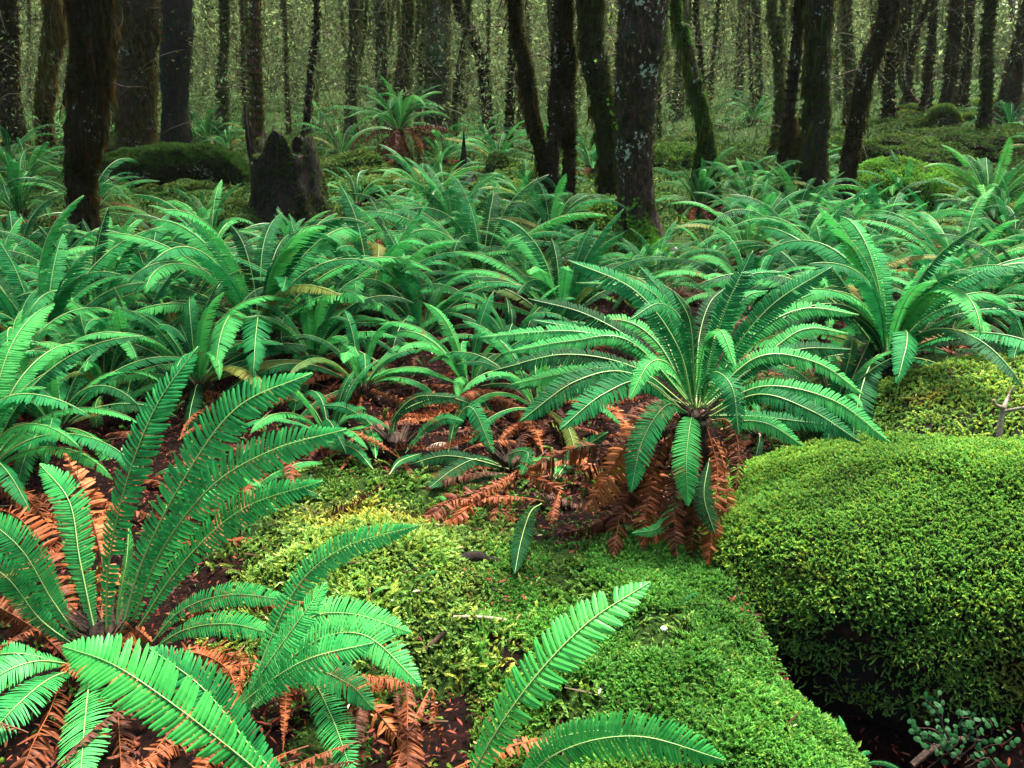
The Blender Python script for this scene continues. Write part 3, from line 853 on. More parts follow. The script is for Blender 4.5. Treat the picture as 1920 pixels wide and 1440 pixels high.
# ------------------------------------------------------------------ the other ferns: label, base in the photo, length (m), fronds, seed, options
FERNS = [
    ('tall dark-centred crown fern standing upright left of centre behind the rusty litter', 490, 660, 1.05, 34, 21, dict(dead=4, up=.04)),
    ('tall crown fern at the left edge with pale midribs, behind the front left fern', 85, 705, .98, 28, 22, dict(dead=2, up=.12)),
    ('crown fern cut by the left edge with arching fronds above the front left fern', -30, 920, .80, 26, 23, dict(dead=4)),
    ('bushy crown fern on the left between the tall upright one and the left edge fern', 290, 590, .78, 26, 24, dict(dead=3)),
    ('crown fern behind the front left fern, fronds drooping over the dark hollow', 250, 720, .62, 20, 25, dict(dead=3)),
    ('leaning crown fern in the fern bank with orange dead fronds, centre left', 700, 610, .92, 30, 26, dict(dead=6)),
    ('drooping crown fern above the dark gap in the middle of the picture', 790, 650, .72, 22, 27, dict(dead=5)),
    ('crown fern with three pale upright midribs just left of the largest fern', 1050, 640, .88, 22, 28, dict(dead=4, up=.2)),
    ('spreading crown fern in the middle of the fern bank behind the dark gap', 900, 555, .95, 28, 29, dict(dead=4)),
    ('broad crown fern right of the largest fern, over red litter by the moss bank', 1660, 700, .88, 38, 30, dict(dead=6)),
    ('crown fern at the right edge above the pale forked twig', 1930, 690, .45, 14, 31, dict(dead=3)),
    ('crown fern with upright pale ribs behind the broad right-hand fern', 1495, 530, .95, 26, 32, dict(dead=4, up=.12)),
    ('crown fern between the leaning trunk and the right edge, second row', 1790, 560, .85, 26, 33, dict(dead=4)),
    ('crown fern in the fern bank in front of the leaning lichen-spotted trunk', 1640, 500, .80, 24, 34, dict(dead=3)),
    ('crown fern hard against the right edge over orange dead fronds', 1925, 610, .75, 24, 35, dict(dead=5)),
    ('crown fern right behind the largest fern over rusty dead fronds', 1400, 600, .66, 20, 36, dict(dead=6)),
    ('crown fern left of the large lichen-spotted trunk in the fern bank', 1030, 470, .85, 24, 37, dict(dead=3)),
    ('crown fern with a fan of upright bluish fronds in the middle of the fern bank', 850, 470, .92, 28, 38, dict(dead=3, up=.12)),
    ('crown fern directly in front of the black broken stump', 545, 510, .62, 24, 39, dict(dead=3, up=.05)),
    ('crown fern with long arching frond beside the black stump, in front of the fallen log', 395, 500, .82, 24, 40, dict(dead=3)),
    ('crown fern at the foot of the dark mossy trunk on the left', 215, 540, .70, 22, 42, dict(dead=4)),
    ('pale crown fern at the left edge behind the tall one, beside the dark trunk', 40, 540, .80, 24, 43, dict(dead=2)),
    ('crown fern at the foot of the large lichen-spotted trunk, right side', 1330, 530, .52, 22, 44, dict(dead=4)),
    ('crown fern in front of the large lichen-spotted trunk', 1180, 560, .50, 24, 45, dict(dead=4)),
    ('crown fern lying low between the large trunk and the three thin trunks', 1105, 500, .45, 18, 46, dict(dead=2)),
    ('bluish small crown fern on red litter under the dark gap', 880, 750, .58, 16, 47, dict(dead=4)),
    ('small crown fern with twisted fronds left of the red litter heap', 680, 745, .52, 15, 48, dict(dead=4)),
    ('small dark crown fern under the left side of the largest fern', 1010, 790, .58, 16, 49, dict(dead=5)),
    ('small crown fern tucked beside the large moss cushion under the largest fern', 1420, 830, .34, 12, 50, dict(dead=3)),
    ('small shaded crown fern between the front left fern and the red litter', 620, 835, .42, 14, 51, dict(dead=3)),
    ('small crown fern on the yellow moss behind the front left fern', 440, 960, .34, 10, 52, dict(dead=1)),
    ('crown fern with fronds sweeping right from behind the dark mossy trunk', 170, 420, .88, 20, 53, dict(dead=2)),
    ('crown fern at the far left edge with one curved bare stem', 40, 420, .85, 24, 54, dict(dead=1)),
    ('bluish crown fern at the left edge beyond the dark mossy trunk', 20, 330, .85, 22, 55, dict(dead=1, lod=0)),
    ('crown fern with a skirt of orange dead fronds before the reddish trunk', 750, 310, 1.05, 30, 56, dict(dead=30, tall=.40, spread=1.1)),
    ('crown fern between the pointed black stub and the two thin trunks', 935, 320, .85, 22, 57, dict(dead=3, lod=0)),
    ('crown fern behind the three thin dark trunks in the moss clearing', 1110, 330, .90, 22, 58, dict(dead=6, lod=0)),
    ('crown fern at the foot of the forked mossy trunk', 1310, 400, .75, 22, 59, dict(dead=4)),
    ('crown fern between the forked trunk and the pair of dark trunks', 1400, 400, .85, 22, 60, dict(dead=3)),
    ('upright crown fern standing dark against the moss at the right edge', 1850, 420, 1.05, 26, 61, dict(dead=2, up=.35)),
    ('crown fern growing over the bright mossy mound behind the leaning trunk', 1690, 400, .70, 18, 62, dict(dead=1)),
    ('crown fern at the foot of the stout dark trunk right of centre', 1490, 430, .80, 20, 63, dict(dead=2, up=.1)),
    ('crown fern right of the leaning lichen-spotted trunk', 1640, 440, .72, 20, 64, dict(dead=2)),
    ('crown fern at the right edge behind the fern bank', 1890, 500, .82, 24, 65, dict(dead=2)),
    ('crown fern far back between the thin trunks on the rise at right', 1410, 235, 1.0, 22, 66, dict(dead=2, lod=0)),
    ('crown fern beyond the black stump at its right side', 640, 300, .9, 22, 67, dict(dead=1, lod=0)),
    ('crown fern on the moss behind the fallen mossy log', 395, 275, .8, 16, 68, dict(dead=0, lod=0)),
    ('crown fern beneath the arch of the fallen mossy log', 385, 425, .45, 12, 69, dict(dead=4)),
    ('crown fern left of the pair of dark trunks in the moss clearing', 990, 400, .8, 22, 70, dict(dead=2)),
    ('crown fern behind the bluish fan in the moss clearing', 800, 400, .78, 22, 71, dict(dead=2)),
    ('crown fern between the reddish trunk and the black stub', 830, 310, .8, 20, 72, dict(dead=4, lod=0)),
    ('crown fern far back behind the leaning twin trunk', 905, 275, .85, 18, 73, dict(dead=0, lod=0)),
    ('crown fern far back in the clearing left of the big trunk', 1010, 280, .8, 18, 74, dict(dead=0, lod=0)),
    ('crown fern against the left edge in the second row of the fern bank', -20, 620, .8, 22, 75, dict(dead=2)),
    ('small crown fern on the moss bank at the right edge', 1865, 740, .30, 7, 76, dict(dead=0, up=.3)),
    ('crown fern between the broad right-hand fern and the largest fern', 1545, 610, .72, 22, 77, dict(dead=4)),
    ('crown fern in the third row above the broad right-hand fern', 1730, 590, .70, 22, 78, dict(dead=4)),
    ('crown fern filling the gap between the left edge fern and the tall upright one', 190, 660, .80, 24, 81, dict(dead=3)),
    ('crown fern just behind the tips of the front left fern', 375, 745, .66, 20, 82, dict(dead=5)),
    ('shaded crown fern low behind the left edge fern and the front left one', 110, 830, .60, 20, 83, dict(dead=4)),
    ('crown fern leaning over the red litter right of the front left fern tips', 590, 700, .62, 20, 84, dict(dead=5)),
    ('crown fern between the dark gap and the fern with three pale midribs', 960, 690, .55, 18, 85, dict(dead=4)),
    ('crown fern in the second row right of the large spotted trunk', 1400, 500, .78, 24, 87, dict(dead=3)),
    ('crown fern in the second row between the dark mossy trunk and the left edge', 110, 560, .78, 24, 89, dict(dead=2)),
    ('crown fern peeping out from behind the huge moss cushion at its top', 1560, 800, .5, 16, 90, dict(dead=2)),
]
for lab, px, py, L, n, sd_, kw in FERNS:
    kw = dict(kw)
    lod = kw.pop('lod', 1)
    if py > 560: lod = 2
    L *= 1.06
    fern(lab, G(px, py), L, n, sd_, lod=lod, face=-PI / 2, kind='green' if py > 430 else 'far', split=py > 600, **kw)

BANK = [(150, 610, .8), (340, 640, .75), (590, 640, .75), (760, 540, .85), (1000, 560, .75), (1230, 560, .6),
        (1560, 550, .75), (1840, 610, .75), (580, 500, .5), (760, 460, .75), (950, 450, .7),
        (1580, 460, .7), (1740, 460, .7), (1880, 440, .7), (1420, 450, .7), (30, 770, .7), (200, 760, .55), (830, 560, .7), (1780, 640, .7), (330, 570, .75)]
for i, (px, py, L) in enumerate(BANK):
    fern('crown fern crowded in among its taller neighbours in the fern bank', G(px, py), L, 24, 400 + i, lod=1, dead=3, face=-PI / 2, group='crown ferns crowded together in the fern bank')

# crown ferns far back between the trunks, nothing tells them apart
rf = random.Random(77)
for i in range(26):
    px, py = rf.uniform(-60, 1980), rf.uniform(238, 300) if i % 2 else rf.uniform(300, 395)
    if 1560 < px < 1800 and py > 270: continue
    if 900 < px < 1160 and py > 300 and rf.random() < .7: continue
    fern('crown fern among others far back between the trunks', G(px, py), rf.uniform(.55, .85), 16, 100 + i, lod=0, kind='far', dead=1,
         group='small ferns far back between the trunks')

# ------------------------------------------------------------------ trees
HAZE = 0.0003
HANG_T = []
def hang_templates():
    """three ragged hanging wisps, each a small fan of tapering blades (local z down = 1 long)"""
    out = []
    for s in range(4):
        rg = np.random.default_rng(30 + s)
        V, F = [], []
        for k in range(6):
            x, y = rg.normal(0, .10), rg.normal(0, .06)
            z0 = rg.uniform(0, .3); ln = rg.uniform(.35, .8)
            w = rg.uniform(.014, .034); a = rg.uniform(0, PI)
            dx, dy = math.cos(a) * w, math.sin(a) * w
            i = len(V)
            jx, jy = rg.normal(0, .06, 2)
            V += [(x - dx, y - dy, -z0), (x + dx, y + dy, -z0 - .04), (x + jx + dx * .6, y + jy, -z0 - ln * .5), (x + jx * .6, y, -z0 - ln)]
            F += [(i, i + 1, i + 2), (i, i + 2, i + 3)]
        out.append((np.array(V), np.array(F)))
    return out
HANG_T = hang_templates()
ZC = np.array([0, 0, 1.0])


def moss_cols(n, rg, base=(0.11, 0.125, 0.03), var=0.4, brown=0.3):
    c = np.array(base)[None] * rg.uniform(1 - var, 1 + var, (n, 1))
    b = (rg.random(n) < brown)[:, None]
    return np.where(b, c * np.array([1.15, .72, .55]), c)


def wisps(P, out, size, rg, cols):
    parts = []
    grp = rg.integers(0, len(HANG_T), len(P))
    for k, (TV, TF) in enumerate(HANG_T):
        m = grp == k
        if not m.any(): continue
        a = rg.uniform(0, 2 * PI, m.sum())
        s = size[m][:, None]
        A = np.stack([np.cos(a), np.sin(a), 0 * a], -1) * s * rg.uniform(.6, 1.3, (m.sum(), 1))
        B = np.stack([-np.sin(a), np.cos(a), 0 * a], -1) * s
        C = np.tile(ZC, (m.sum(), 1)) * s + rg.normal(0, .12, (m.sum(), 3)) * s
        parts.append(scatter(TV, TF, P[m] + out[m], A, B, C, np.ones((len(TV), 3)), cols[m]))
    return merge(parts)


def spray_template(seed, n=9):
    """a small tuft of moss: short leaflets pointing up and out"""
    rg = np.random.default_rng(seed)
    V, F = [], []
    for k in range(n):
        a = rg.uniform(0, 2 * PI); t = rg.uniform(.2, 1.1)
        d = np.array([math.cos(a) * math.sin(t), math.sin(a) * math.sin(t), math.cos(t)])
        s = np.array([-math.sin(a), math.cos(a), 0]) * rg.uniform(.08, .16)
        b = np.array([rg.normal(0, .1), rg.normal(0, .1), 0])
        i = len(V)
        V += [b - s, b + s, b + d * rg.uniform(.7, 1.1)]
        F.append((i, i + 1, i + 2))
    V = np.array(V)
    return V, np.array(F)


SPR = [spray_template(s) for s in range(3)]


def bark_surface(P, rad, seed, rough=1.0, flare=True, step=0.05, sides=22):
    """irregular trunk along control points P with radii; returns V,F, and dense centre line and radii"""
    Q, L = resample(np.concatenate([P, rad[:, None]], 1), max(12, int(np.linalg.norm(P[-1] - P[0]) / step)))
    C, r = Q[:, :3], Q[:, 3].copy()
    n = len(C)
    s = np.linspace(0, L, n)
    # knobs along the trunk
    r = r * (1 + 0.10 * rough * vnoise(np.stack([s * 2.1, s * 0 + seed, s * 0], -1)) + .06 * rough * vnoise(np.stack([s * 6, s * 0 + seed + 5, s * 0], -1)))
    if flare:
        r = r * (1 + 0.55 * np.exp(-s / 0.16))
    V, F = tube(C, r, sides)
    core = V[:-1].reshape(n, sides, 3)
    d = nrm(core - C[:, None])
    pp = core.reshape(-1, 3)
    amp = 0.16 * fbm(pp * np.array([7, 7, 3.0]) + seed, 3) + 0.10 * fbm(pp * np.array([22, 22, 12.]) + seed, 2)
    if flare:
        th = np.linspace(0, 2 * PI, sides, endpoint=False)
        lobes = (np.sin(th[None] * 5 + seed) * .30 + np.sin(th[None] * 3 + seed * 2) * .2) * np.exp(-s / 0.16)[:, None]
        amp = amp + lobes.reshape(-1)
    core = core + d * (amp.reshape(n, sides) * r[:, None] * rough)[:, :, None]
    V[:-1] = core.reshape(-1, 3)
    return V, F, C, r


def crown_mesh(n=9, seed=8):
    rg = np.random.default_rng(seed)
    V, F = [], []
    parts = []
    for k in range(7):
        a = rg.uniform(0, 2 * PI); l = rg.uniform(1.0, 2.4)
        p = np.array([[0, 0, -.6], [math.cos(a) * l * .4, math.sin(a) * l * .4, .1], [math.cos(a) * l, math.sin(a) * l, .5]])
        Q, _ = resample(p, 8)
        v, f = tube(Q, np.linspace(.05, .012, 8), 5)
        parts.append((v, f, None))
        Pn = Q[-1] + rg.normal(0, .45, (n, 3)) * [1, 1, .45]
        N = nrm(rg.normal(0, 1, (n, 3)) + [0, 0, 1.5])
        A, B = basis(N, rg)
        TV = np.array([[-.6, 0, 0], [0, -.3, 0], [.7, 0, 0], [0, .35, 0]]); TF = np.array([[0, 1, 2], [0, 2, 3]])
        parts.append(scatter(TV, TF, Pn, A * .12, B * .12, N))
    V, F, _ = merge(parts)
    return mesh_from('crown', V, F, M_CROWN)


CROWN = crown_mesh()
CROWN_DENSE = crown_mesh(70, 9)  # out of view; leaves thickened and enlarged to shade the left side


def tree(label, pts, mat, seed, cat='tree', moss=0.0, group=None, rough=1.0, height=9.0, base_y=None, crown=True, mossy_base=False,
         extra=(), mcol=(0.10, 0.115, 0.03), fuzz=1.0, name='beech_tree', D=None, drift=0.0, sides=22, brown=.3, wlen=1.0):
    dense = 2 <= seed <= 9
    """pts: (photo x, photo y, width in photo pixels) from the foot upwards; the first point stands on the ground"""
    b = G(pts[0][0], pts[0][1]) if D is None else np.array([*(at(pts[0][0], pts[0][1], D)[:2]), 0.0])
    b[2] = tz(b[0], b[1])
    yd = b[1]
    W, rad = [], []
    for i, (px, py, w) in enumerate(pts):
        d = ray(px, py)
        t = (yd + drift * i) / d[1]
        W.append(CAM + d * t)
        rad.append(w * .87 / 2 / FPX * t)
    W[0] = b + np.array([0, 0, -.06])
    # carry on above the frame to the crown
    top, prev = W[-1], W[-2]
    dirn = (top - prev) / np.linalg.norm(top - prev)
    dirn = dirn * .4 + np.array([0, 0, .9]); dirn /= np.linalg.norm(dirn)
    if crown:
        hgt = max(1.0, height - top[2])
        W.append(top + dirn * hgt * .5); rad.append(rad[-1] * .85)
        W.append(top + dirn * hgt); rad.append(rad[-1] * .6)
    W, rad = np.array(W), np.array(rad)
    o = thing(name, label, cat, b, group)
    o0 = np.array(o.location)
    dist = yd
    step = 0.03 if dist < 10 else 0.10
    V, F, C, r = bark_surface(W, rad, seed * 3.7, rough, True, step, sides if dist < 12 else 12)
    link('trunk', mesh_from('trunk', V - o0, F, mat, True), o)
    for e in extra:                                # side limbs: list of photo points, the first on the trunk
        P2, r2 = [], []
        for (px, py, w, dy) in e:
            d = ray(px, py); t = (yd + dy) / d[1]
            P2.append(CAM + d * t); r2.append(w / 2 / FPX * t)
        v2, f2, c2, rr2 = bark_surface(np.array(P2), np.array(r2), seed + 9.1, rough, False, step, 10)
        link('branch', mesh_from('branch', v2 - o0, f2, mat, True), o)
        if moss > 0:
            C = np.concatenate([C, c2]); r = np.concatenate([r, rr2])
    rg = np.random.default_rng(seed + 900)
    if moss > 0 or mossy_base:
        parts = []
        if moss > 0:
            n = int(moss * 60 * (C[:, 2] < 4.2).mean() * len(C) * step / .1)
            vis = np.where(C[:, 2] < 4.2)[0]
            k = rg.choice(vis, n)
            # moss gathers in patches on the trunk
            den = vnoise(C[k] * 2.2 + seed)
            k = k[den > rg.uniform(-.9, .5, n)]
            n = len(k)
            a = rg.uniform(0, 2 * PI, n)
            out = np.stack([np.cos(a), np.sin(a), 0 * a], -1) * (r[k] * rg.uniform(.92, 1.10, n))[:, None]
            size = rg.uniform(.4, 1.5, n) * (.7 if dist > 11 else 1.0) * (.035 + .10 * (rg.random(n) < .22)) * (1.0 + .04 * dist) * wlen
            parts.append(wisps(C[k], out, size, rg, moss_cols(n, rg, mcol, brown=brown)))
            # fuzz of short tufts
            n = int(n * 2.2 * fuzz); k = rg.choice(vis, n)
            den = vnoise(C[k] * 3.1 + seed + 4)
            k = k[den > rg.uniform(-.8, .6, n)]; n = len(k)
            a = rg.uniform(0, 2 * PI, n)
            on = np.stack([np.cos(a), np.sin(a), .3 + 0 * a], -1)
            Pn = C[k] + on * [1, 1, 0] * (r[k] * .97)[:, None]
            A, B = basis(nrm(on), rg)
            s = (rg.uniform(.012, .032, n) * (1 + .06 * dist))[:, None]
            TV, TF = SPR[0]
            c = moss_cols(n, rg, (mcol[0] * .8, mcol[1] * 1.1, mcol[2] * .8), brown=brown)
            parts.append(scatter(TV, TF, Pn, A * s, B * s, nrm(on) * s, np.ones((len(TV), 3)), c))
        if mossy_base:
            n = 5200
            a = rg.normal(-.55, .8, n); h = np.abs(rg.normal(0, .34, n))
            h = h * (.45 + .9 * np.exp(-((a + .35) / .45) ** 2))
            rr = r[0] * (.62 + .42 * np.exp(-h / .12))
            on = nrm(np.stack([np.cos(a), np.sin(a), .45 + 0 * a], -1))
            cc = b + (C[6] - b) * (h / max(C[6][2] - b[2], .05))[:, None] * [1, 1, 0] + np.stack([0 * h, 0 * h, h - .05], -1)
            Pn = cc + np.stack([np.cos(a), np.sin(a), 0 * a], -1) * (rr * rg.uniform(.9, 1.12, n))[:, None]
            A, B = basis(on, rg); s = rg.uniform(.015, .035, n)[:, None]
            TV, TF = SPR[1]
            parts.append(scatter(TV, TF, Pn, A * s, B * s, on * s, np.ones((len(TV), 3)), moss_cols(n, rg, (.20, .52, .05), brown=.03)))
        V, F, c = merge(parts)
        link('moss', mesh_from('moss', V - o0, F, M_HANG, col=c), o)
    if group is None and dist < 16:
        r3 = random.Random(seed * 31)
        for q in range(r3.randint(4, 7)):
            k3 = r3.randrange(int(len(C) * .02), int(len(C) * .45))
            if C[k3][2] > 4.2 or C[k3][2] < b[2] + .5: continue
            a3 = r3.uniform(0, 2 * PI); L3 = r3.uniform(.15, .75)
            d3 = np.array([math.cos(a3), math.sin(a3) * .6, r3.uniform(-.1, .6)]) * L3
            p3 = np.array([C[k3], C[k3] + d3 * .45 + [0, 0, r3.uniform(-.03, .06)], C[k3] + d3 + [0, 0, r3.uniform(-.2, .1) * L3], C[k3] + d3 * 1.5 + [0, 0, -.35 * L3]])
            Q3, _ = resample(p3, 12)
            rr3 = r3.uniform(.006, .012)
            v3, f3 = tube(Q3, np.linspace(rr3, rr3 * .25, 12), 5)
            link('dead_limb', mesh_from('dead_limb', v3 - o0, f3, M_DTWIG, True), o)
    if crown:
        c = link('crown', CROWN_DENSE if dense else CROWN, o)
        c.location = W[-1] - o0
        c.rotation_euler = (0, 0, seed * 1.3)
        s = .9 + (seed * 37 % 10) * .04
        c.scale = (s * (1.5 if dense else 1),) * 3
    return o


DARKM = (.045, .036, .012)
tree('large dark trunk right of centre speckled with white lichen, moss at its foot', [(1208, 475, 92), (1197, 430, 88), (1190, 330, 82), (1190, 230, 86), (1197, 120, 94), (1207, 0, 104)],
     M_BARKL, 1, moss=.9, mossy_base=True, mcol=(.06, .07, .02), rough=.55, sides=44, wlen=.5)
tree('thick mossy dark trunk on the left narrowing towards its foot in the ferns', [(160, 480, 50), (157, 400, 47), (152, 330, 50), (158, 260, 66), (166, 150, 82), (167, 0, 90)],
     M_BARKM, 2, moss=4.0, mcol=DARKM, rough=1.1, sides=30, brown=.5)
tree('broad dark trunk with pale lichen spots behind the thick left trunk', [(262, 300, 78), (256, 200, 76), (258, 100, 78), (258, 0, 86)], M_BARKL, 3, moss=2.2, mcol=(.13, .125, .035), brown=.6, wlen=1.5)
tree('straight nearly black trunk left of the open green gap', [(332, 300, 66), (328, 200, 52), (330, 100, 60), (332, 0, 70)], M_ROT, 4, moss=1.0, mcol=(.02, .06, .02))
tree('slender green-mossed trunk leaning between two dark trunks on the left', [(245, 300, 18), (225, 220, 16), (212, 150, 14), (208, 60, 13), (212, 0, 13)], M_BARKM, 5, moss=3, mcol=(.12, .22, .04), name='beech_tree')
tree('dark trunk at the left edge of the frame', [(30, 275, 40), (18, 180, 42), (10, 80, 48), (5, 0, 52)], M_BARKM, 6, moss=3, mcol=DARKM, brown=.4)
tree('brownish trunk draped with hanging moss near the left edge', [(90, 285, 26), (80, 200, 28), (92, 90, 30), (98, 0, 30)], M_BARKM, 7, moss=6, mcol=(.15, .14, .04), brown=.7, wlen=1.6)
tree('peeling trunk with a pale band just left of the black stump', [(488, 345, 26), (483, 250, 26), (482, 160, 24), (478, 90, 28), (477, 0, 22)], M_BARKR, 8, moss=1.4, mcol=(.10, .10, .03))
tree('thin nearly black pole of a trunk above the stump', [(573, 262, 17), (578, 180, 13), (588, 90, 12), (593, 0, 10)], M_ROT, 9, moss=.5, mcol=DARKM, crown=True)
tree('reddish brown straight trunk behind the fern with orange skirt', [(748, 262, 30), (752, 160, 28), (760, 80, 23), (765, 0, 22)], M_BARKR, 10, moss=1.2, mcol=(.10, .12, .03))
tree('broad pale lichened trunk in the middle of the background', [(824, 285, 58), (820, 200, 50), (820, 100, 48), (822, 0, 48)], M_BARKG, 11, moss=1.6, mcol=(.09, .11, .03))
tree('dark trunk leaning left with a kink in the middle of the background', [(918, 262, 22), (912, 200, 20), (905, 120, 22), (880, 50, 20), (857, 0, 20)], M_BARKM, 12, moss=1.6, mcol=DARKM)
tree('thin dark trunk between the leaning one and the bent one', [(952, 285, 17), (956, 200, 14), (960, 100, 15), (962, 0, 15)], M_BARKM, 13, moss=1.6, mcol=DARKM)
tree('dark bent trunk running down beside the two straight red-brown trunks', [(1037, 400, 26), (1022, 320, 24), (1000, 220, 21), (990, 150, 24), (972, 60, 22), (965, 0, 18)], M_BARKM, 14, moss=1.8, mcol=DARKM, rough=1.2)
tree('straight red-brown trunk, left of a close pair', [(1041, 400, 26), (1038, 300, 22), (1040, 200, 25), (1045, 100, 22), (1047, 0, 22)], M_BARK, 15, moss=1.2, mcol=DARKM, rough=1.1)
tree('straight red-brown trunk, right of a close pair', [(1064, 400, 26), (1068, 300, 23), (1064, 200, 28), (1064, 100, 26), (1062, 0, 20)], M_BARK, 16, moss=1.2, mcol=DARKM, rough=1.1)
tree('gnarled dark trunk with a swollen foot left of the large spotted trunk', [(1138, 392, 50), (1140, 330, 34), (1135, 220, 38), (1112, 100, 52), (1108, 0, 52)], M_BARKM, 17, moss=2.2, mcol=(.06, .075, .02), rough=1.3)
tree('thin green-edged trunk leaning behind the large spotted trunk', [(1345, 390, 16), (1330, 300, 30), (1322, 240, 30), (1300, 140, 24), (1278, 50, 20), (1266, 0, 18)], M_BARKM, 18, moss=2.2, mcol=(.07, .13, .025),
     extra=[[(1322, 262, 18, 0), (1312, 300, 15, .05), (1306, 372, 13, .1)]])
tree('very thin dark pole right of the leaning green-edged trunk', [(1326, 262, 9), (1318, 150, 8), (1308, 60, 7), (1304, 0, 7)], M_ROT, 19, moss=.6, mcol=DARKM)
tree('crooked dark trunk left of the stout dark trunk', [(1465, 385, 26), (1472, 300, 26), (1482, 200, 24), (1492, 100, 24), (1502, 0, 20)], M_BARKM, 20, moss=1.4, mcol=DARKM,
     extra=[[(1478, 330, 16, .1), (1490, 262, 20, .1), (1480, 215, 14, .12)]])
tree('stout dark straight trunk right of centre with a moss collar', [(1527, 402, 60), (1525, 330, 52), (1530, 240, 50), (1533, 120, 48), (1540, 0, 52)], M_BARKM, 21, moss=2.0, mcol=(.05, .075, .02), rough=.9, sides=30)
tree('dark trunk leaning right with white lichen near its middle', [(1575, 405, 34), (1590, 320, 32), (1608, 220, 28), (1625, 130, 31), (1655, 50, 35), (1668, 0, 36)], M_BARKL, 22, moss=1.3, mcol=DARKM, rough=.8, sides=28)
tree('knotted thin trunk hung with moss left of the crooked dark trunk', [(1448, 290, 16), (1462, 200, 17), (1460, 110, 16), (1452, 30, 24), (1448, 0, 16)], M_BARKM, 23, moss=3.0, mcol=(.12, .15, .04))
tree('reddish trunk seen between the stout and the leaning trunk', [(1598, 240, 30), (1596, 160, 26), (1590, 80, 22), (1588, 0, 20)], M_BARKR, 24, moss=2.0, mcol=(.12, .15, .04))
tree('dark trunk behind the leaning trunk at right', [(1666, 222, 24), (1668, 140, 22), (1678, 60, 22), (1688, 0, 22)], M_BARKM, 25, moss=1.5, mcol=DARKM)
tree('curved thin trunk swinging up from the mossy log at right', [(1722, 200, 20), (1700, 170, 17), (1688, 120, 15), (1700, 50, 13), (1706, 0, 12)], M_BARK, 26, moss=1.0, mcol=DARKM,
     extra=[[(1706, 180, 13, .1), (1704, 120, 12, .15), (1722, 50, 11, .2), (1742, 0, 10, .2)]])
tree('slim straight trunk against the bright gap at upper right', [(1737, 205, 18), (1742, 120, 15), (1750, 40, 14), (1752, 0, 13)], M_BARK, 27, moss=.8, mcol=DARKM)
tree('stout brown trunk right of the bright gap at upper right', [(1776, 212, 32), (1784, 130, 27), (1792, 40, 26), (1794, 0, 26)], M_BARK, 28, moss=1.2, mcol=DARKM)
tree('dark trunk second from the stout brown one at upper right', [(1803, 205, 20), (1812, 120, 17), (1818, 40, 16), (1820, 0, 15)], M_BARKM, 29, moss=1.2, mcol=DARKM)
tree('dark trunk standing nearer on the mossy rise near the right edge', [(1842, 268, 30), (1850, 190, 22), (1852, 100, 20), (1858, 0, 22)], M_BARKM, 30, moss=1.6, mcol=(.06, .07, .02))
tree('thick dark leaning trunk cut by the right edge', [(1882, 232, 56), (1900, 150, 42), (1916, 80, 38), (1935, 0, 38)], M_BARKM, 31, moss=1.4, mcol=(.09, .07, .03))
tree('pale mossy trunk behind the pair of dark trunks right of centre', [(1385, 190, 18), (1388, 110, 18), (1394, 0, 18)], M_BARKR, 32, moss=1.2, mcol=(.10, .12, .04))
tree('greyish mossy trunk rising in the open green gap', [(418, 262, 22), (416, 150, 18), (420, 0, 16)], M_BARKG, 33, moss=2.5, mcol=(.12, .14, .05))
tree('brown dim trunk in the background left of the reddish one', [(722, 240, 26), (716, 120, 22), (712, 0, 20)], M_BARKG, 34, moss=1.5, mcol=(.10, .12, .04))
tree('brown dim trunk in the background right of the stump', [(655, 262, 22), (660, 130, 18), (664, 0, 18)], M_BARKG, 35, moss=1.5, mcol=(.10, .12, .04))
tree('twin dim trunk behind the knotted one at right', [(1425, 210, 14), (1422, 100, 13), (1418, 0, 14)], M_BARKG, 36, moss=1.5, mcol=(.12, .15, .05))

# dim thin trunks far back: nothing tells them apart
ft = random.Random(12)
for i in range(230):
    px = ft.uniform(-250, 2170)
    y = ft.uniform(17, 46)
    if 340 < px < 450 and y < 30: continue
    if 1665 < px < 1905 and (y < 30 or ft.random() < .6): continue
    d0 = ray(px, 240)
    x = (px - 960) / FPX * y * 1.03
    b = np.array([x, y, tz(x, y)])
    d = b - CAM
    dep = d[1] * CP - d[2] * SP
    up = d[2] * CP + d[1] * SP
    bx, by = 960 + FPX * d[0] / dep, 720 - FPX * up / dep
    w = ft.choice([.06, .08, .10, .13, .19]) / dep * FPX
    lean = ft.uniform(-26, 26)
    tree('thin dim trunk among many far back in the wood', [(bx, by, w * 1.25), (bx + lean * .3 + ft.uniform(-6, 6), by * .6, w), (bx + lean + ft.uniform(-6, 6), 0, w * .85)],
         ft.choice([M_BARKG, M_BARKR, M_BARKM, M_BARKR]), 200 + i, moss=ft.choice([.5, 1.0, 1.6]), group='thin dim trunks far back in the wood',
         mcol=ft.choice([(.13, .16, .05), (.10, .11, .035), (.16, .20, .06)]), D=dep, sides=9, fuzz=1.2, wlen=.7)

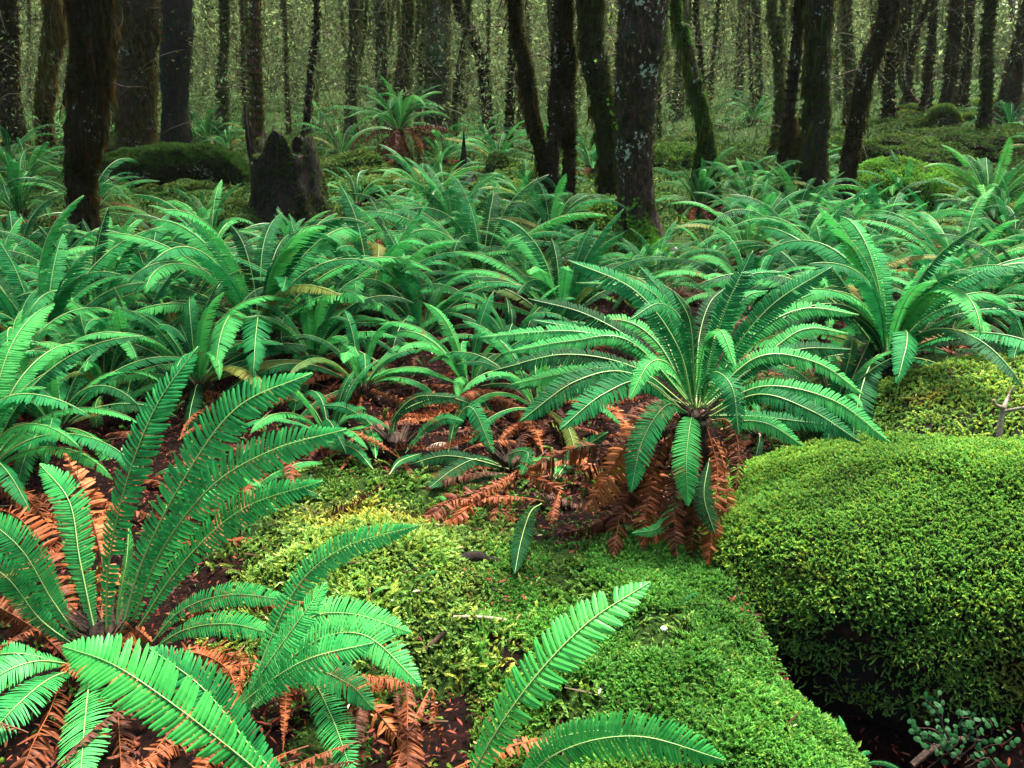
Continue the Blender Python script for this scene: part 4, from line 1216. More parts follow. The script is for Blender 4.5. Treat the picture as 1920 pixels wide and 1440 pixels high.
# ------------------------------------------------------------------ stump, stub, fallen logs
def stump_mesh(peaks, r0, r1, h, seed, lean=(0, 0), sides=72, rows=46):
    """hollow rotten stump: wall whose height changes round the rim"""
    th = np.linspace(0, 2 * PI, sides, endpoint=False)
    rim = np.full(sides, .74 if sides > 60 else .5)
    for a, w, k in peaks:
        d = np.abs((th - a + PI) % (2 * PI) - PI)
        rim = np.maximum(rim, k * np.exp(-(d / w) ** 2) + .3 * (1 - k))
    rim = rim + .04 * vnoise(np.stack([np.cos(th) * 4, np.sin(th) * 4, th * 0 + seed], -1)) + .02 * vnoise(np.stack([np.cos(th) * 14, np.sin(th) * 14, th * 0 + seed], -1))
    V = []
    for wall in (0, 1):
        for i in range(rows):
            f = i / (rows - 1)
            ff = f if wall == 0 else 1 - f
            z = ff * rim * h
            rr = (r0 + (r1 - r0) * (z / h) ** .6) * (1 if wall == 0 else .78)
            rr = rr + (.16 * np.exp(-z / .15) if wall == 0 else 0)
            P = np.stack([np.cos(th) * rr + lean[0] * z, np.sin(th) * rr + lean[1] * z, z - .08], -1)
            n = fbm(P * [9, 9, 2.2] + seed, 3) * .05 + fbm(P * [26, 26, 5] + seed, 2) * .025
            P[:, 0] += np.cos(th) * n; P[:, 1] += np.sin(th) * n
            V.append(P)
    V = np.array(V)
    m = len(V)
    idx = np.arange(m * sides).reshape(m, sides); j = np.roll(idx, -1, 1)
    q = np.stack([idx[:-1], j[:-1], j[1:], idx[1:]], -1).reshape(-1, 4)
    return V.reshape(-1, 3), np.concatenate([q[:, [0, 1, 2]], q[:, [0, 2, 3]]])


def moss_on(V, F, n, rg, upness=.2, size=(.02, .045), col=(.07, .15, .02), brown=.1, zlim=None, tmpl=1, patch=0.0):
    """moss tufts on the upward faces of a triangle mesh"""
    P, N = sample_tris(V, F, n, rg)
    k = (N[:, 2] > upness + rg.normal(0, .15, len(P)))
    if patch > 0:
        k &= vnoise(P * 5 + 3) > rg.uniform(-1, patch, len(P))
    P, N = P[k], N[k]
    on = nrm(N + [0, 0, .3])
    A, B = basis(on, rg); s = rg.uniform(size[0], size[1], len(P))[:, None]
    TV, TF = SPR[tmpl]
    return scatter(TV, TF, P, A * s, B * s, on * s, np.ones((len(TV), 3)), moss_cols(len(P), rg, col, brown=brown))


def sample_tris(V, F, n, rg):
    a, b, c = V[F[:, 0]], V[F[:, 1]], V[F[:, 2]]
    cr = np.cross(b - a, c - a); ar = np.linalg.norm(cr, axis=1)
    k = rg.choice(len(F), n, p=ar / ar.sum())
    u, v = rg.random((2, n))
    m = u + v > 1; u[m] = 1 - u[m]; v[m] = 1 - v[m]
    P = a[k] + (b[k] - a[k]) * u[:, None] + (c[k] - a[k]) * v[:, None]
    return P, nrm(cr[k])


b = G(548, 425)
dd = depth_of(b)
st_r = 66 / FPX * dd
V, F = stump_mesh([(-1.7, 1.0, 1.0), (-.2, .9, .86), (3.0, .9, .80), (1.2, .9, .85)], st_r * 1.2, st_r * .74, 190 / FPX * dd * 1.04, 3.3)
o = thing('tree_stump', 'black rotten hollow stump with a jagged peak at left of centre', 'tree stump', b)
link('trunk', mesh_from('trunk', V, F, M_ROT, True), o)
rg = np.random.default_rng(3)
v, f, c = moss_on(V, F, 9000, rg, .1, (.012, .032), (.045, .10, .012), .35, patch=.2)
link('moss', mesh_from('moss', v, f, M_HANG, col=c), o)
# broken upright splinter left of the stump
b2 = G(498, 400); d2 = depth_of(b2)
V, F = stump_mesh([(2.9, .5, 1.0), (.2, .4, .82)], 20 / FPX * d2, 15 / FPX * d2, 205 / FPX * d2, 5.1, lean=(-.02, 0), sides=36)
o = thing('broken_snag', 'narrow dark broken snag with two points beside the black stump', 'snag', b2)
link('trunk', mesh_from('trunk', V, F, M_ROT, True), o)
b2 = G(868, 352); d2 = depth_of(b2)
V, F = stump_mesh([(-1.5, .9, 1.0)], 22 / FPX * d2, 3.5 / FPX * d2, 118 / FPX * d2, 7.7, lean=(.03, 0), sides=30)
o = thing('broken_snag', 'pointed black stub standing in the moss right of the orange skirted fern', 'snag', b2)
link('trunk', mesh_from('trunk', V, F, M_ROT, True), o)


def log(label, pts, seed, col=(.06, .14, .02), n=14000, mat=None, dy=0.0, name='fallen_log', D=None, size=(.02, .05), upness=.1):
    b = G(pts[0][0], pts[0][1]) if D is None else at(pts[0][0], pts[0][1], D)
    W, rad = [], []
    for i, (px, py, w) in enumerate(pts):
        d = ray(px, py); t = (b[1] + dy * i) / d[1]
        W.append(CAM + d * t); rad.append(w / 2 / FPX * t)
    V, F, C, r = bark_surface(np.array(W), np.array(rad), seed, 2.1, False, .06, 26)
    o = thing(name, label, 'fallen log', W[0])
    o0 = np.array(o.location)
    link('trunk', mesh_from('trunk', V - o0, F, mat or M_BARKM, True), o)
    rg = np.random.default_rng(int(seed * 10))
    v, f, c = moss_on(V, F, n, rg, upness, size, col, .12, tmpl=2)
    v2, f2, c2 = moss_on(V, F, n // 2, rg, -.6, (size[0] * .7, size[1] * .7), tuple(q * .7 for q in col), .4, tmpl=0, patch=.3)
    v, f, c = merge([(v, f, c), (v2, f2, c2)])
    link('moss', mesh_from('moss', v - o0, f, M_HANG, col=c), o)
    return o


log('thick fallen log arching over a dark gap, green moss along its top', [(176, 352, 60), (225, 322, 64), (300, 308, 58), (370, 303, 52), (430, 318, 54), (468, 362, 56), (490, 415, 50)], 2.2, D=None, n=24000, size=(.015, .05), col=(.05, .12, .02), upness=.35)
log('long fallen log with moss lying across the rise at upper right', [(1682, 210, 22), (1760, 203, 20), (1850, 197, 22), (1960, 188, 26)], 4.1, n=5000, col=(.12, .22, .04), size=(.03, .06))
log('thin fallen log below the long one at upper right', [(1700, 238, 14), (1790, 222, 14), (1880, 224, 13), (1960, 226, 13)], 4.6, n=3000, col=(.12, .22, .04), size=(.03, .06))
log('mossy root hump arched over the ground at upper right', [(1738, 238, 18), (1752, 214, 20), (1775, 208, 20), (1792, 228, 16), (1800, 242, 10)], 5.2, n=3000, col=(.15, .28, .05), name='tree_root', size=(.03, .06))
log('mossy root running down the slope from the trunk near the right edge', [(1842, 262, 18), (1790, 275, 14), (1730, 300, 12), (1690, 312, 8)], 5.9, n=3000, col=(.14, .27, .05), name='tree_root', size=(.03, .06))
log('old log buried in moss across the litter beneath the fallen arch', [(395, 425, 50), (440, 408, 46), (495, 412, 50)], 6.3, n=5000, col=(.06, .10, .02))


# ------------------------------------------------------------------ moss
def shoot_template(seed, levels=8, leaf=.21, bend=.45):
    """one moss shoot: a bending axis set with small pointed leaves, tip crowded and paler"""
    rg = np.random.default_rng(seed)
    V, F, C = [], [], []
    ax = rg.uniform(0, 2 * PI)
    bd = np.array([math.cos(ax), math.sin(ax), 0]) * bend
    for L in range(levels):
        z = (L + .6) / levels
        c = np.array([0, 0, z]) + bd * z ** 2.4 - np.array([0, 0, .18]) * z ** 4
        d = nrm((np.array([0, 0, 1]) + bd * 2.0 * z)[None])[0]
        m = 3
        for k in range(m):
            a = L * 1.05 + k * 2 * PI / m + rg.uniform(-.3, .3)
            r = np.array([math.cos(a), math.sin(a), 0]); s = np.array([-math.sin(a), math.cos(a), 0])
            tipv = c + (r * .50 + d * .75) * leaf * rg.uniform(.8, 1.15) * (1 - .25 * z)
            i = len(V)
            V += [c - s * .08 - d * .06, c + s * .08 - d * .06, tipv]
            F.append((i, i + 1, i + 2))
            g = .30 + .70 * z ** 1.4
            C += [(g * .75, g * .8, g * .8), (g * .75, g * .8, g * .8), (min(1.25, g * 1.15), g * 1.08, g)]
    i = len(V)
    tipc = np.array([0, 0, 1]) + bd - np.array([0, 0, .18])
    V += [tipc + [-.09, 0, -.1], tipc + [.09, 0, -.1], tipc + bd * .35 + [0, 0, .06], tipc + [0, .09, -.12]]
    F += [(i, i + 1, i + 2), (i + 3, i + 2, i)]
    C += [(1.1, 1.05, 1)] * 4
    return np.array(V), np.array(F), np.array(C)


SHOOTS = [shoot_template(s, bend=b) for s, b in ((1, .15), (2, .4), (3, .6), (4, .3))]


def shoots(P, N, hgt, rg, cols, lean=.35, wid=1.0):
    parts = []
    grp = rg.integers(0, len(SHOOTS), len(P))
    D = nrm(N + rg.normal(0, lean, N.shape) + [0, 0, .25])
    A, B = basis(D, rg)
    for k, (TV, TF, TC) in enumerate(SHOOTS):
        m = grp == k
        s = hgt[m][:, None]
        parts.append(scatter(TV, TF, P[m], A[m] * s * wid, B[m] * s * wid, D[m] * s, TC, cols[m]))
    return merge(parts)


def in_view(P, margin=.12):
    d = P - CAM
    dep = d[:, 1] * CP - d[:, 2] * SP
    up = d[:, 2] * CP + d[:, 1] * SP
    x = d[:, 0] / np.maximum(dep, .01); y = up / np.maximum(dep, .01)
    return (dep > .2) & (np.abs(x) < 960 / FPX + margin) & (np.abs(y) < 720 / FPX + margin)


def blob(center, rad, rot, seed, nu=110, nv=70, amp=.07, power=2.4):
    """lumpy boulder (superellipsoid)"""
    u = np.linspace(0, 2 * PI, nu, endpoint=False)
    v = np.linspace(-PI / 2 + .02, PI / 2 - .02, nv)
    U, W = np.meshgrid(u, v)
    e = 2 / power
    f = lambda q: np.sign(q) * np.abs(q) ** e
    P = np.stack([f(np.cos(W)) * f(np.cos(U)), f(np.cos(W)) * f(np.sin(U)), f(np.sin(W))], -1).reshape(-1, 3)
    n = fbm(P * 1.6 + seed, 3) * amp * 1.6 + fbm(P * 5 + seed, 2) * amp * .5
    P = P * (1 + n)[:, None] * np.array(rad)
    c, s = math.cos(rot), math.sin(rot)
    P = np.stack([P[:, 0] * c - P[:, 1] * s, P[:, 0] * s + P[:, 1] * c, P[:, 2]], -1) + np.array(center)
    idx = np.arange(nu * nv).reshape(nv, nu); j = np.roll(idx, -1, 1)
    q = np.stack([idx[:-1], j[:-1], j[1:], idx[1:]], -1).reshape(-1, 4)
    F = np.concatenate([q[:, [0, 1, 2]], q[:, [0, 2, 3]]])
    F = np.concatenate([F, np.array([[idx[-1, a], idx[-1, (a + 1) % nu], idx[-1, nu // 2]] for a in range(nu)])])
    return P, F


def cushion(label, center, rad, rot, seed, n, size, col, var=.22, amp=.07, power=2.4, name='mossy_boulder', low=-.75, lean=.35, wid=1.0, yellow=.3, rock=None, tilt=0.0):
    V, F = blob(center, rad, rot, seed, amp=amp, power=power)
    V[:, 2] += tilt * (V[:, 0] - center[0])
    o = thing(name, label, 'mossy boulder', (center[0], center[1], tz(center[0], center[1])))
    o0 = np.array(o.location)
    link('rock', mesh_from('rock', V - o0, F, rock or M_ROT, True), o)
    rg = np.random.default_rng(int(seed * 7))
    P, N = sample_tris(V, F, n, rg)
    k = in_view(P) & (((CAM - P) * N).sum(1) > -.35)
    keepp = sstep(low - .35, low + .35, N[:, 2] + .25 * vnoise(P * 6))
    k &= rg.random(len(P)) < keepp
    P, N = P[k], N[k]
    c = np.array(col)[None] * rg.uniform(1 - var, 1 + var, (len(P), 1)) * (1 + .25 * fbm(P * 4 + 2, 2))[:, None]
    y = (rg.random(len(P)) < yellow * (1 + 1.2 * fbm(P * 3 + 9, 2)))[:, None]
    c = np.where(y, c * [1.7, 1.15, .9], c)
    pb = sstep(.28, .5, fbm(P * 4.5 + 21, 3))[:, None] * .6
    c = c * (1 - pb) + c * np.array([1.15, .55, .7]) * pb
    hh = rg.uniform(size[0], size[1], len(P)) * (1 + .3 * fbm(P * 7, 2))
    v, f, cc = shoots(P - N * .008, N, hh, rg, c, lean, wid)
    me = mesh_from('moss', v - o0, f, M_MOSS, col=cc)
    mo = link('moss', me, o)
    mo['kind'] = 'stuff'
    return o


MOSS_Y = (.20, .36, .035)
MOSS_G = (.085, .27, .025)
# the big cushion at right; its crest climbs towards the bank behind
cushion('huge rounded cushion of bright green moss overhanging a black hollow at lower right', (1.50, 2.52, -.035), (.92, .58, .42), R(-22), 2.0, 150000, (.021, .042), (.23, .52, .085), amp=.08, low=.10, lean=.34, wid=.85, tilt=.14)
cushion('yellow green moss bank rising behind the huge moss cushion at the right edge', (2.25, 3.22, .02), (1.0, .60, .42), R(8), 3.1, 46000, (.024, .045), (.32, .60, .11), amp=.07, low=-.2, yellow=.4, wid=1.3)
g0 = G(1690, 385)
cushion('bright yellow green mossy mound behind the leaning lichen-spotted trunk', (g0[0], g0[1] + .2, g0[2] - .05), (.75, .55, .52), R(-15), 4.4, 30000, (.03, .055), (.19, .50, .06), amp=.10, low=-.1, power=2.0, wid=1.3, yellow=.2)
for lab, px, py, r, z, col in (
        ('small mossy rock right of the bright mound, upper right', 1570, 305, .42, .30, (.16, .30, .05)),
        ('low mossy hummock left of the pair of straight trunks', 1000, 350, .50, .22, (.13, .26, .045)),
        ('low mossy hummock below the orange skirted fern', 700, 372, .50, .20, (.11, .22, .04)),
        ('low mossy hummock between the stump and the orange skirted fern', 650, 330, .55, .24, (.12, .22, .04)),
        ('mossy hummock at the foot of the pair of straight trunks', 960, 385, .55, .22, (.15, .28, .05)),
        ('mossy hummock right of the pair of straight trunks', 1110, 420, .42, .20, (.12, .26, .04)),
        ('dark mossy rock in the middle of the moss clearing', 942, 340, .22, .28, (.05, .12, .02)),
        ('mossy hummock behind the large spotted trunk', 1255, 318, .38, .32, (.14, .28, .05)),
        ('mossy bank on the slope between the leaning trunk and the rise', 1720, 300, .9, .30, (.13, .25, .045)),
        ('mossy bank climbing to the rise near the right edge', 1860, 290, 1.0, .36, (.12, .24, .045)),
        ('small dark mossy rock under the arch of the fallen log', 420, 440, .35, .2, (.05, .11, .02)),
        ('mossy hump behind the arching fallen log', 200, 300, .7, .35, (.05, .14, .03)),
        ('mossy lump between the forked trunk and the pair of dark trunks', 1400, 330, .5, .26, (.12, .20, .045))):
    g = G(px, py)
    col = (col[0] * 1.0, col[1] * 1.15, col[2])
    cushion(lab, (g[0], g[1] + r * .4, g[2] - .02), (r, r * .8, z), random.uniform(-.5, .5), px / 97.0, 14000, (.03, .075), col, amp=.30, low=0.0, power=2.0, name='mossy_mound', wid=1.6)


def carpet(name, label, n, cond, size, col, rg, wid=1.0, yellow=.25, lean=.4, box=(-2.2, 2.2, 1.2, 4.2)):
    x = rg.uniform(box[0], box[1], n); y = rg.uniform(box[2], box[3], n)
    m = cond(x, y)
    k = rg.random(n) < m
    x, y = x[k], y[k]
    P = np.stack([x, y, terr(x, y)], -1)
    k = in_view(P)
    P = P[k]; x, y = P[:, 0], P[:, 1]
    e = .02
    N = nrm(np.stack([-(terr(x + e, y) - P[:, 2]) / e, -(terr(x, y + e) - P[:, 2]) / e, np.ones_like(x)], -1))
    nz = fbm(P * [5, 5, 0] + 2, 2)
    c = np.array(col)[None] * rg.uniform(.72, 1.25, (len(P), 1)) * (1 + .35 * nz)[:, None]
    yb = sstep(.0, .5, fbm(P * [2.2, 2.2, 0] + 13, 2))[:, None]
    c = c * (1 - yb) + c * np.array([1.9, 1.2, 1.1]) * yb
    yy = (rg.random(len(P)) < yellow)[:, None]
    c = np.where(yy, c * [1.5, 1.1, .9], c)
    h = rg.uniform(size[0], size[1], len(P)) * (1 + .75 * fbm(P * [8, 8, 0] + 5, 2))
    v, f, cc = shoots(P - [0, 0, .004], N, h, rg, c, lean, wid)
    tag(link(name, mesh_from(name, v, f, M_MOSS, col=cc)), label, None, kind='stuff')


rg = np.random.default_rng(21)
gs = lambda x, y, cx, cy, rx, ry, p=2: np.exp(-(np.abs((x - cx) / rx) ** p + np.abs((y - cy) / ry) ** p))
wx = lambda x, y: x + .07 * vnoise(np.stack([x * 9, y * 9, x * 0 + 1], -1)) + .04 * vnoise(np.stack([x * 22, y * 22, x * 0 + 1], -1))
hol = lambda x, y: 1 - np.clip(1.5 * (gs(wx(x, y), y, 1.1, 1.95, .26, .26) + gs(wx(x, y), y, .90, 2.25, .15, .40, 4) + gs(wx(x, y), y, 1.55, 1.55, .5, .25)), 0, 1)
carpet('moss_carpet', 'dense green moss carpet at the bottom right of centre', 90000,
       lambda x, y: (fbm(np.stack([x * 5, y * 5, x * 0 + 2], -1), 2) > -.38) * np.clip(gs(x, y, .30 + .05 * vnoise(np.stack([x * 6, y * 6, x * 0], -1)), 1.95, .42, .62, 6) + gs(x, y, .60, 1.62, .36, .30, 6), 0, 1) * hol(x, y), (.020, .040), (.12, .38, .055), rg, 1.0, .25, .3, (-.1, 1.4, 1.25, 2.8))
carpet('yellow_moss', 'yellow green moss pad left of the centre', 30000,
       lambda x, y: np.clip(gs(x, y, -.42, 2.40, .36, .40, 4), 0, 1), (.020, .045), (.24, .46, .09), rg, 1.5, .5, .6, (-1.0, .2, 1.8, 3.0))
carpet('leafy_moss', 'patchy leafy moss over the litter of the clearing', 46000,
       lambda x, y: mossmask(x, y) * .9 * (fbm(np.stack([x * 7, y * 7, x * 0 + 8], -1), 2) > -.22) * hol(x, y), (.018, .034), (.12, .30, .04), rg, 1.9, .4, .7, (-1.9, 1.4, 1.25, 3.4))
carpet('forest_moss', 'moss spreading between the ferns further back', 130000,
       lambda x, y: mossmask(x, y) * (.25 + .75 * (fbm(np.stack([x * 2, y * 2, x * 0 + 4], -1), 2) > -.2)), (.030, .060), (.13, .30, .045), rg, 1.9, .35, .6, (-9, 9.5, 3.2, 17))
carpet('green_groundcover', 'fine green groundcover on the floor far back', 60000,
       lambda x, y: mossmask(x, y) * .9 * (fbm(np.stack([x * 1.2, y * 1.2, x * 0 + 4], -1), 2) > -.35), (.04, .09), (.055, .20, .035), rg, 1.6, .2, .7, (-16, 16, 8, 28))


# ------------------------------------------------------------------ litter
def litter(name, label, n, dens, box, size, cols, rg, lift=.01):
    x = rg.uniform(box[0], box[1], n); y = rg.uniform(box[2], box[3], n)
    k = rg.random(n) < dens(x, y); x, y = x[k], y[k]
    P = np.stack([x, y, terr(x, y) + lift + rg.uniform(0, lift, len(x))], -1)
    N = nrm(np.stack([rg.normal(0, .5, len(x)), rg.normal(0, .5, len(x)), np.ones_like(x)], -1))
    A, B = basis(N, rg)
    s = rg.uniform(size[0], size[1], len(x))[:, None]
    TV = np.array([[-1, 0, 0], [-.3, .34, .12], [-.3, -.34, .12], [.4, .30, .16], [.4, -.30, .16], [1, 0, -.1]])
    TF = np.array([[0, 2, 1], [1, 2, 4], [1, 4, 3], [3, 4, 5]])
    cc = np.array(cols)[rg.integers(0, len(cols), len(x))] * rg.uniform(.6, 1.3, (len(x), 1))
    V, F, c = scatter(TV, TF, P, A * s * rg.uniform(.8, 1.8, (len(x), 1)), B * s, N * s, np.ones((6, 3)), cc)
    tag(link(name, mesh_from(name, V, F, M_LITTER, col=c)), label, None, kind='stuff')


rg = np.random.default_rng(31)
RED = [(.13, .022, .01), (.07, .012, .006), (.20, .05, .02), (.03, .008, .005), (.10, .02, .01)]
litter('leaf_litter', 'small red brown leaf litter between the ferns', 90000, lambda x, y: np.clip(1.0 - mossmask(x, y), 0, 1) * .9, (-3.2, 3.4, 1.2, 7.5), (.004, .011), RED, rg, .012)
litter('fallen_beech_leaves', 'tiny pale cream and orange fallen leaves scattered over moss and soil', 800, lambda x, y: np.full_like(x, .6), (-2.4, 2.6, 1.3, 5.5), (.004, .009),
       [(.50, .40, .26), (.45, .22, .09), (.55, .46, .33)], rg, .03)

fl = random.Random(9)
heap = [(-.40, 4.0, .75, .5, 56), (-.95, 3.3, .6, .4, 26), (.35, 3.2, .5, .3, 34), (-.50, 1.75, .40, .22, 30), (.05, 3.8, .5, .5, 30), (2.2, 4.3, .8, .5, 20), (-1.5, 2.9, .6, .5, 26), (.9, 4.8, 1.2, .6, 24), (-1.0, 1.6, .4, .3, 14)]
for cx, cy, sx, sy, n in heap:
    for i in range(n):
        x, y = cx + fl.gauss(0, sx * .6), cy + fl.gauss(0, sy * .6)
        me, _ = lib_frond(fl.choice(['low', 'wide']), 'dead', 2, fl.randrange(4), False)
        o = link('fallen_frond', me)
        s = fl.uniform(.30, .58)
        o.location = (x, y, tz(x, y) + .05 * s + fl.uniform(0, .05))
        o.rotation_euler = (fl.uniform(-.6, .6) + (PI if fl.random() < .3 else 0), fl.uniform(-.15, .35), fl.uniform(0, 6.28))
        o.scale = (s, s, s * .55)
        tag(o, 'curled rust coloured dead fern frond lying loose in the litter', 'dead frond', 'dead fern fronds lying in the litter')


for i in range(26):                                 # young ferns coming up through the moss
    x, y = fl.uniform(-1.1, .95), fl.uniform(1.7, 3.5)
    if float(mossmask(np.array([x]), np.array([y]))[0]) < .25: continue
    fern('tiny young fern coming up through the moss of the clearing', np.array([x, y, tz(x, y) - .045]), fl.uniform(.07, .15), 6, 300 + i, lod=1, dead=0,
         group='tiny young ferns in the moss of the clearing')


def stick(name, label, cat, pts, rad, mat, parent=None, loc=None, sides=8):
    P = np.array(pts, float)
    Q, L = resample(np.concatenate([P, np.array(rad)[:, None]], 1), 14)
    o0 = P[0] if loc is None else np.array(loc)
    V, F = tube(Q[:, :3] + .12 * Q[:, 3:4] * fbm(Q[:, :3] * 40)[:, None], Q[:, 3], sides)
    V = V + (fbm(V * 90, 2) * .10)[:, None] * np.mean(rad)
    me = mesh_from(name, V - o0, F, mat, True)
    if parent is not None:
        return link(name, me, parent)
    return tag(link(name, me, None, tuple(o0)), label, cat)


def gp(px, py, up=0.0):
    p = G(px, py); p[2] += up
    return p


stick('pale_stick', 'pale straight stick lying on leafy moss below the centre', 'stick', [gp(850, 1176, .03), gp(900, 1179, .035), gp(948, 1182, .03)], [.004, .0055, .0065], M_PALE)
stick('dead_wood_piece', 'short dark rotten wood piece in the moss of the clearing', 'wood piece', [gp(850, 1060, .01), gp(890, 1062, .03), gp(935, 1068, .02)], [.012, .018, .012], M_ROT)
stick('wood_piece', 'pale flat bit of old wood beside the small fern left of centre', 'wood piece', [gp(800, 856, .02), gp(825, 852, .03), (gp(858, 852, .02))], [.012, .02, .01], M_PALE)
stick('branch_piece', 'short dark broken branch end lying on the leafy moss', 'branch', [gp(785, 1245, .02), gp(815, 1225, .03), gp(840, 1205, .035)], [.005, .007, .005], M_DTWIG)
bt = at(1872, 832, 3.02)
tw = thing('forked_twig', 'pale forked dead twig standing on the yellow green moss bank', 'twig', bt)
for pts, rd in (([at(1872, 832, 3.02), at(1876, 795, 3.02), at(1882, 765, 3.02)], [.011, .010, .009]),
                ([at(1882, 765, 3.02), at(1868, 760, 3.0), at(1862, 750, 2.98)], [.009, .006, .004]),
                ([at(1882, 765, 3.02), at(1890, 745, 3.03), at(1900, 725, 3.03)], [.008, .005, .003]),
                ([at(1880, 772, 3.02), at(1900, 768, 3.0), at(1935, 762, 2.98)], [.007, .006, .005])):
    stick('prong', None, None, pts, rd, M_PALE, tw, bt)

rg = np.random.default_rng(61)
n = 900
x = rg.uniform(-3, 3.2, n); y = rg.uniform(1.3, 6.5, n); a = rg.uniform(0, PI, n); L = rg.uniform(.02, .11, n) * (1 + .15 * y)
P = np.stack([x, y, terr(x, y) + .018], -1)
A = np.stack([np.cos(a), np.sin(a), rg.normal(0, .2, n)], -1) * L[:, None]
B = np.stack([-np.sin(a), np.cos(a), 0 * a], -1) * rg.uniform(.0012, .003, n)[:, None]
C = np.tile(ZC, (n, 1)) * rg.uniform(.0012, .003, n)[:, None]
TV = np.array([[-.5, -1, 0], [-.5, 1, 0], [-.5, 0, 1.4], [.05, -.9, 1], [.05, .9, 1], [.05, 0, 2.6], [.5, -.5, 0], [.5, .5, 0], [.5, 0, 1]])
TF = np.array([[0, 3, 1], [1, 3, 4], [1, 4, 2], [2, 4, 5], [2, 5, 0], [0, 5, 3], [3, 6, 4], [4, 6, 7], [4, 7, 5], [5, 7, 8], [5, 8, 3], [3, 8, 6]])
V, F, c = scatter(TV, TF, P, A, B, C, np.ones((9, 3)), np.array([(.20, .12, .06), (.09, .04, .02), (.32, .24, .14), (.05, .03, .02)])[rg.integers(0, 4, n)])
tag(link('fallen_twigs', mesh_from('fallen_twigs', V, F, M_LITTER, col=c)), 'short thin broken twigs strewn over moss and litter', None, kind='stuff')

# mushroom-like white pebble
V, F = blob((0, 0, 0), (.009, .008, .006), 0, 3.0, 20, 12, .1, 2.0)
M_WHITE = bpy.data.materials.new('pebble_white'); M_WHITE.use_nodes = True
M_WHITE.node_tree.nodes['Principled BSDF'].inputs['Base Color'].default_value = (.8, .74, .62, 1)
M_WHITE.node_tree.nodes['Principled BSDF'].inputs['Roughness'].default_value = .5
g = gp(1243, 1203, .04)
tag(link('pebble', mesh_from('pebble', V, F, M_WHITE, True), None, tuple(g)), 'small white pebble lying on the green moss carpet', 'pebble')

# ------------------------------------------------------------------ round-leaved seedling in the hollow
def leaf_disc(rg, p, n, r):
    a, b_ = basis(nrm(np.array([n])), rg)
    a, b_ = a[0], b_[0]
    th = np.linspace(0, 2 * PI, 9, endpoint=False)
    V = [p + n * r * .12] + [p + a * math.cos(t) * r * 1.15 + b_ * math.sin(t) * r * .92 for t in th]
    F = [(0, 1 + i, 1 + (i + 1) % 9) for i in range(9)]
    return np.array(V), np.array(F), None


sb = at(1800, 1425, 2.12)
sp_ = thing('round_leaved_seedling', 'sprawling seedling with tiny round leaves in the black hollow at lower right', 'seedling', (sb[0], sb[1], sb[2]))
rg = np.random.default_rng(5)
dq = 2.1
sprigs = [
    [(1800, 1425), (1770, 1370), (1755, 1330), (1735, 1312)],
    [(1790, 1400), (1768, 1360), (1768, 1320), (1765, 1308)],
    [(1800, 1415), (1815, 1380), (1850, 1350), (1862, 1362)],
    [(1800, 1420), (1830, 1390), (1825, 1350), (1800, 1345)],
    [(1795, 1410), (1755, 1370), (1725, 1365), (1708, 1362)],
    [(1800, 1425), (1760, 1400), (1735, 1390), (1715, 1372)],
    [(1810, 1430), (1850, 1400), (1880, 1395), (1900, 1380)],
    [(1810, 1440), (1850, 1420), (1870, 1440), (1890, 1450)],
    [(1740, 1440), (1790, 1400), (1800, 1385), (1800, 1360)],
]
leaves = []
for s in sprigs:
    P = np.array([at(x, y, dq - .02 * i + rg.normal(0, .01)) for i, (x, y) in enumerate(s)])
    stick('stem', None, None, P, np.linspace(.0018, .0007, len(P)), M_DTWIG, sp_, sb, 4)
    Q, L = resample(P, 12)
    T = nrm(np.gradient(Q, axis=0))
    for i in range(3, 12):
        for sg in (1, -1):
            if rg.random() < .3: continue
            sd2 = nrm(np.cross(T[i], [0, -.6, .8])[None])[0] * sg
            n = nrm((np.array([0, -.55, .8]) + rg.normal(0, .3, 3))[None])[0]
            leaves.append(leaf_disc(rg, Q[i] + sd2 * .011, n, rg.uniform(.005, .0078)))
V, F, _ = merge(leaves)
link('foliage', mesh_from('foliage', V - sb, F, M_ROUNDLEAF), sp_)
stick('dead_branch', 'dark bent dead branch lying under the round-leaved seedling', 'branch', [at(1710, 1435, 2.1), at(1755, 1400, 2.12), at(1800, 1385, 2.14), at(1850, 1392, 2.16)], [.008, .009, .006, .004], M_DTWIG)

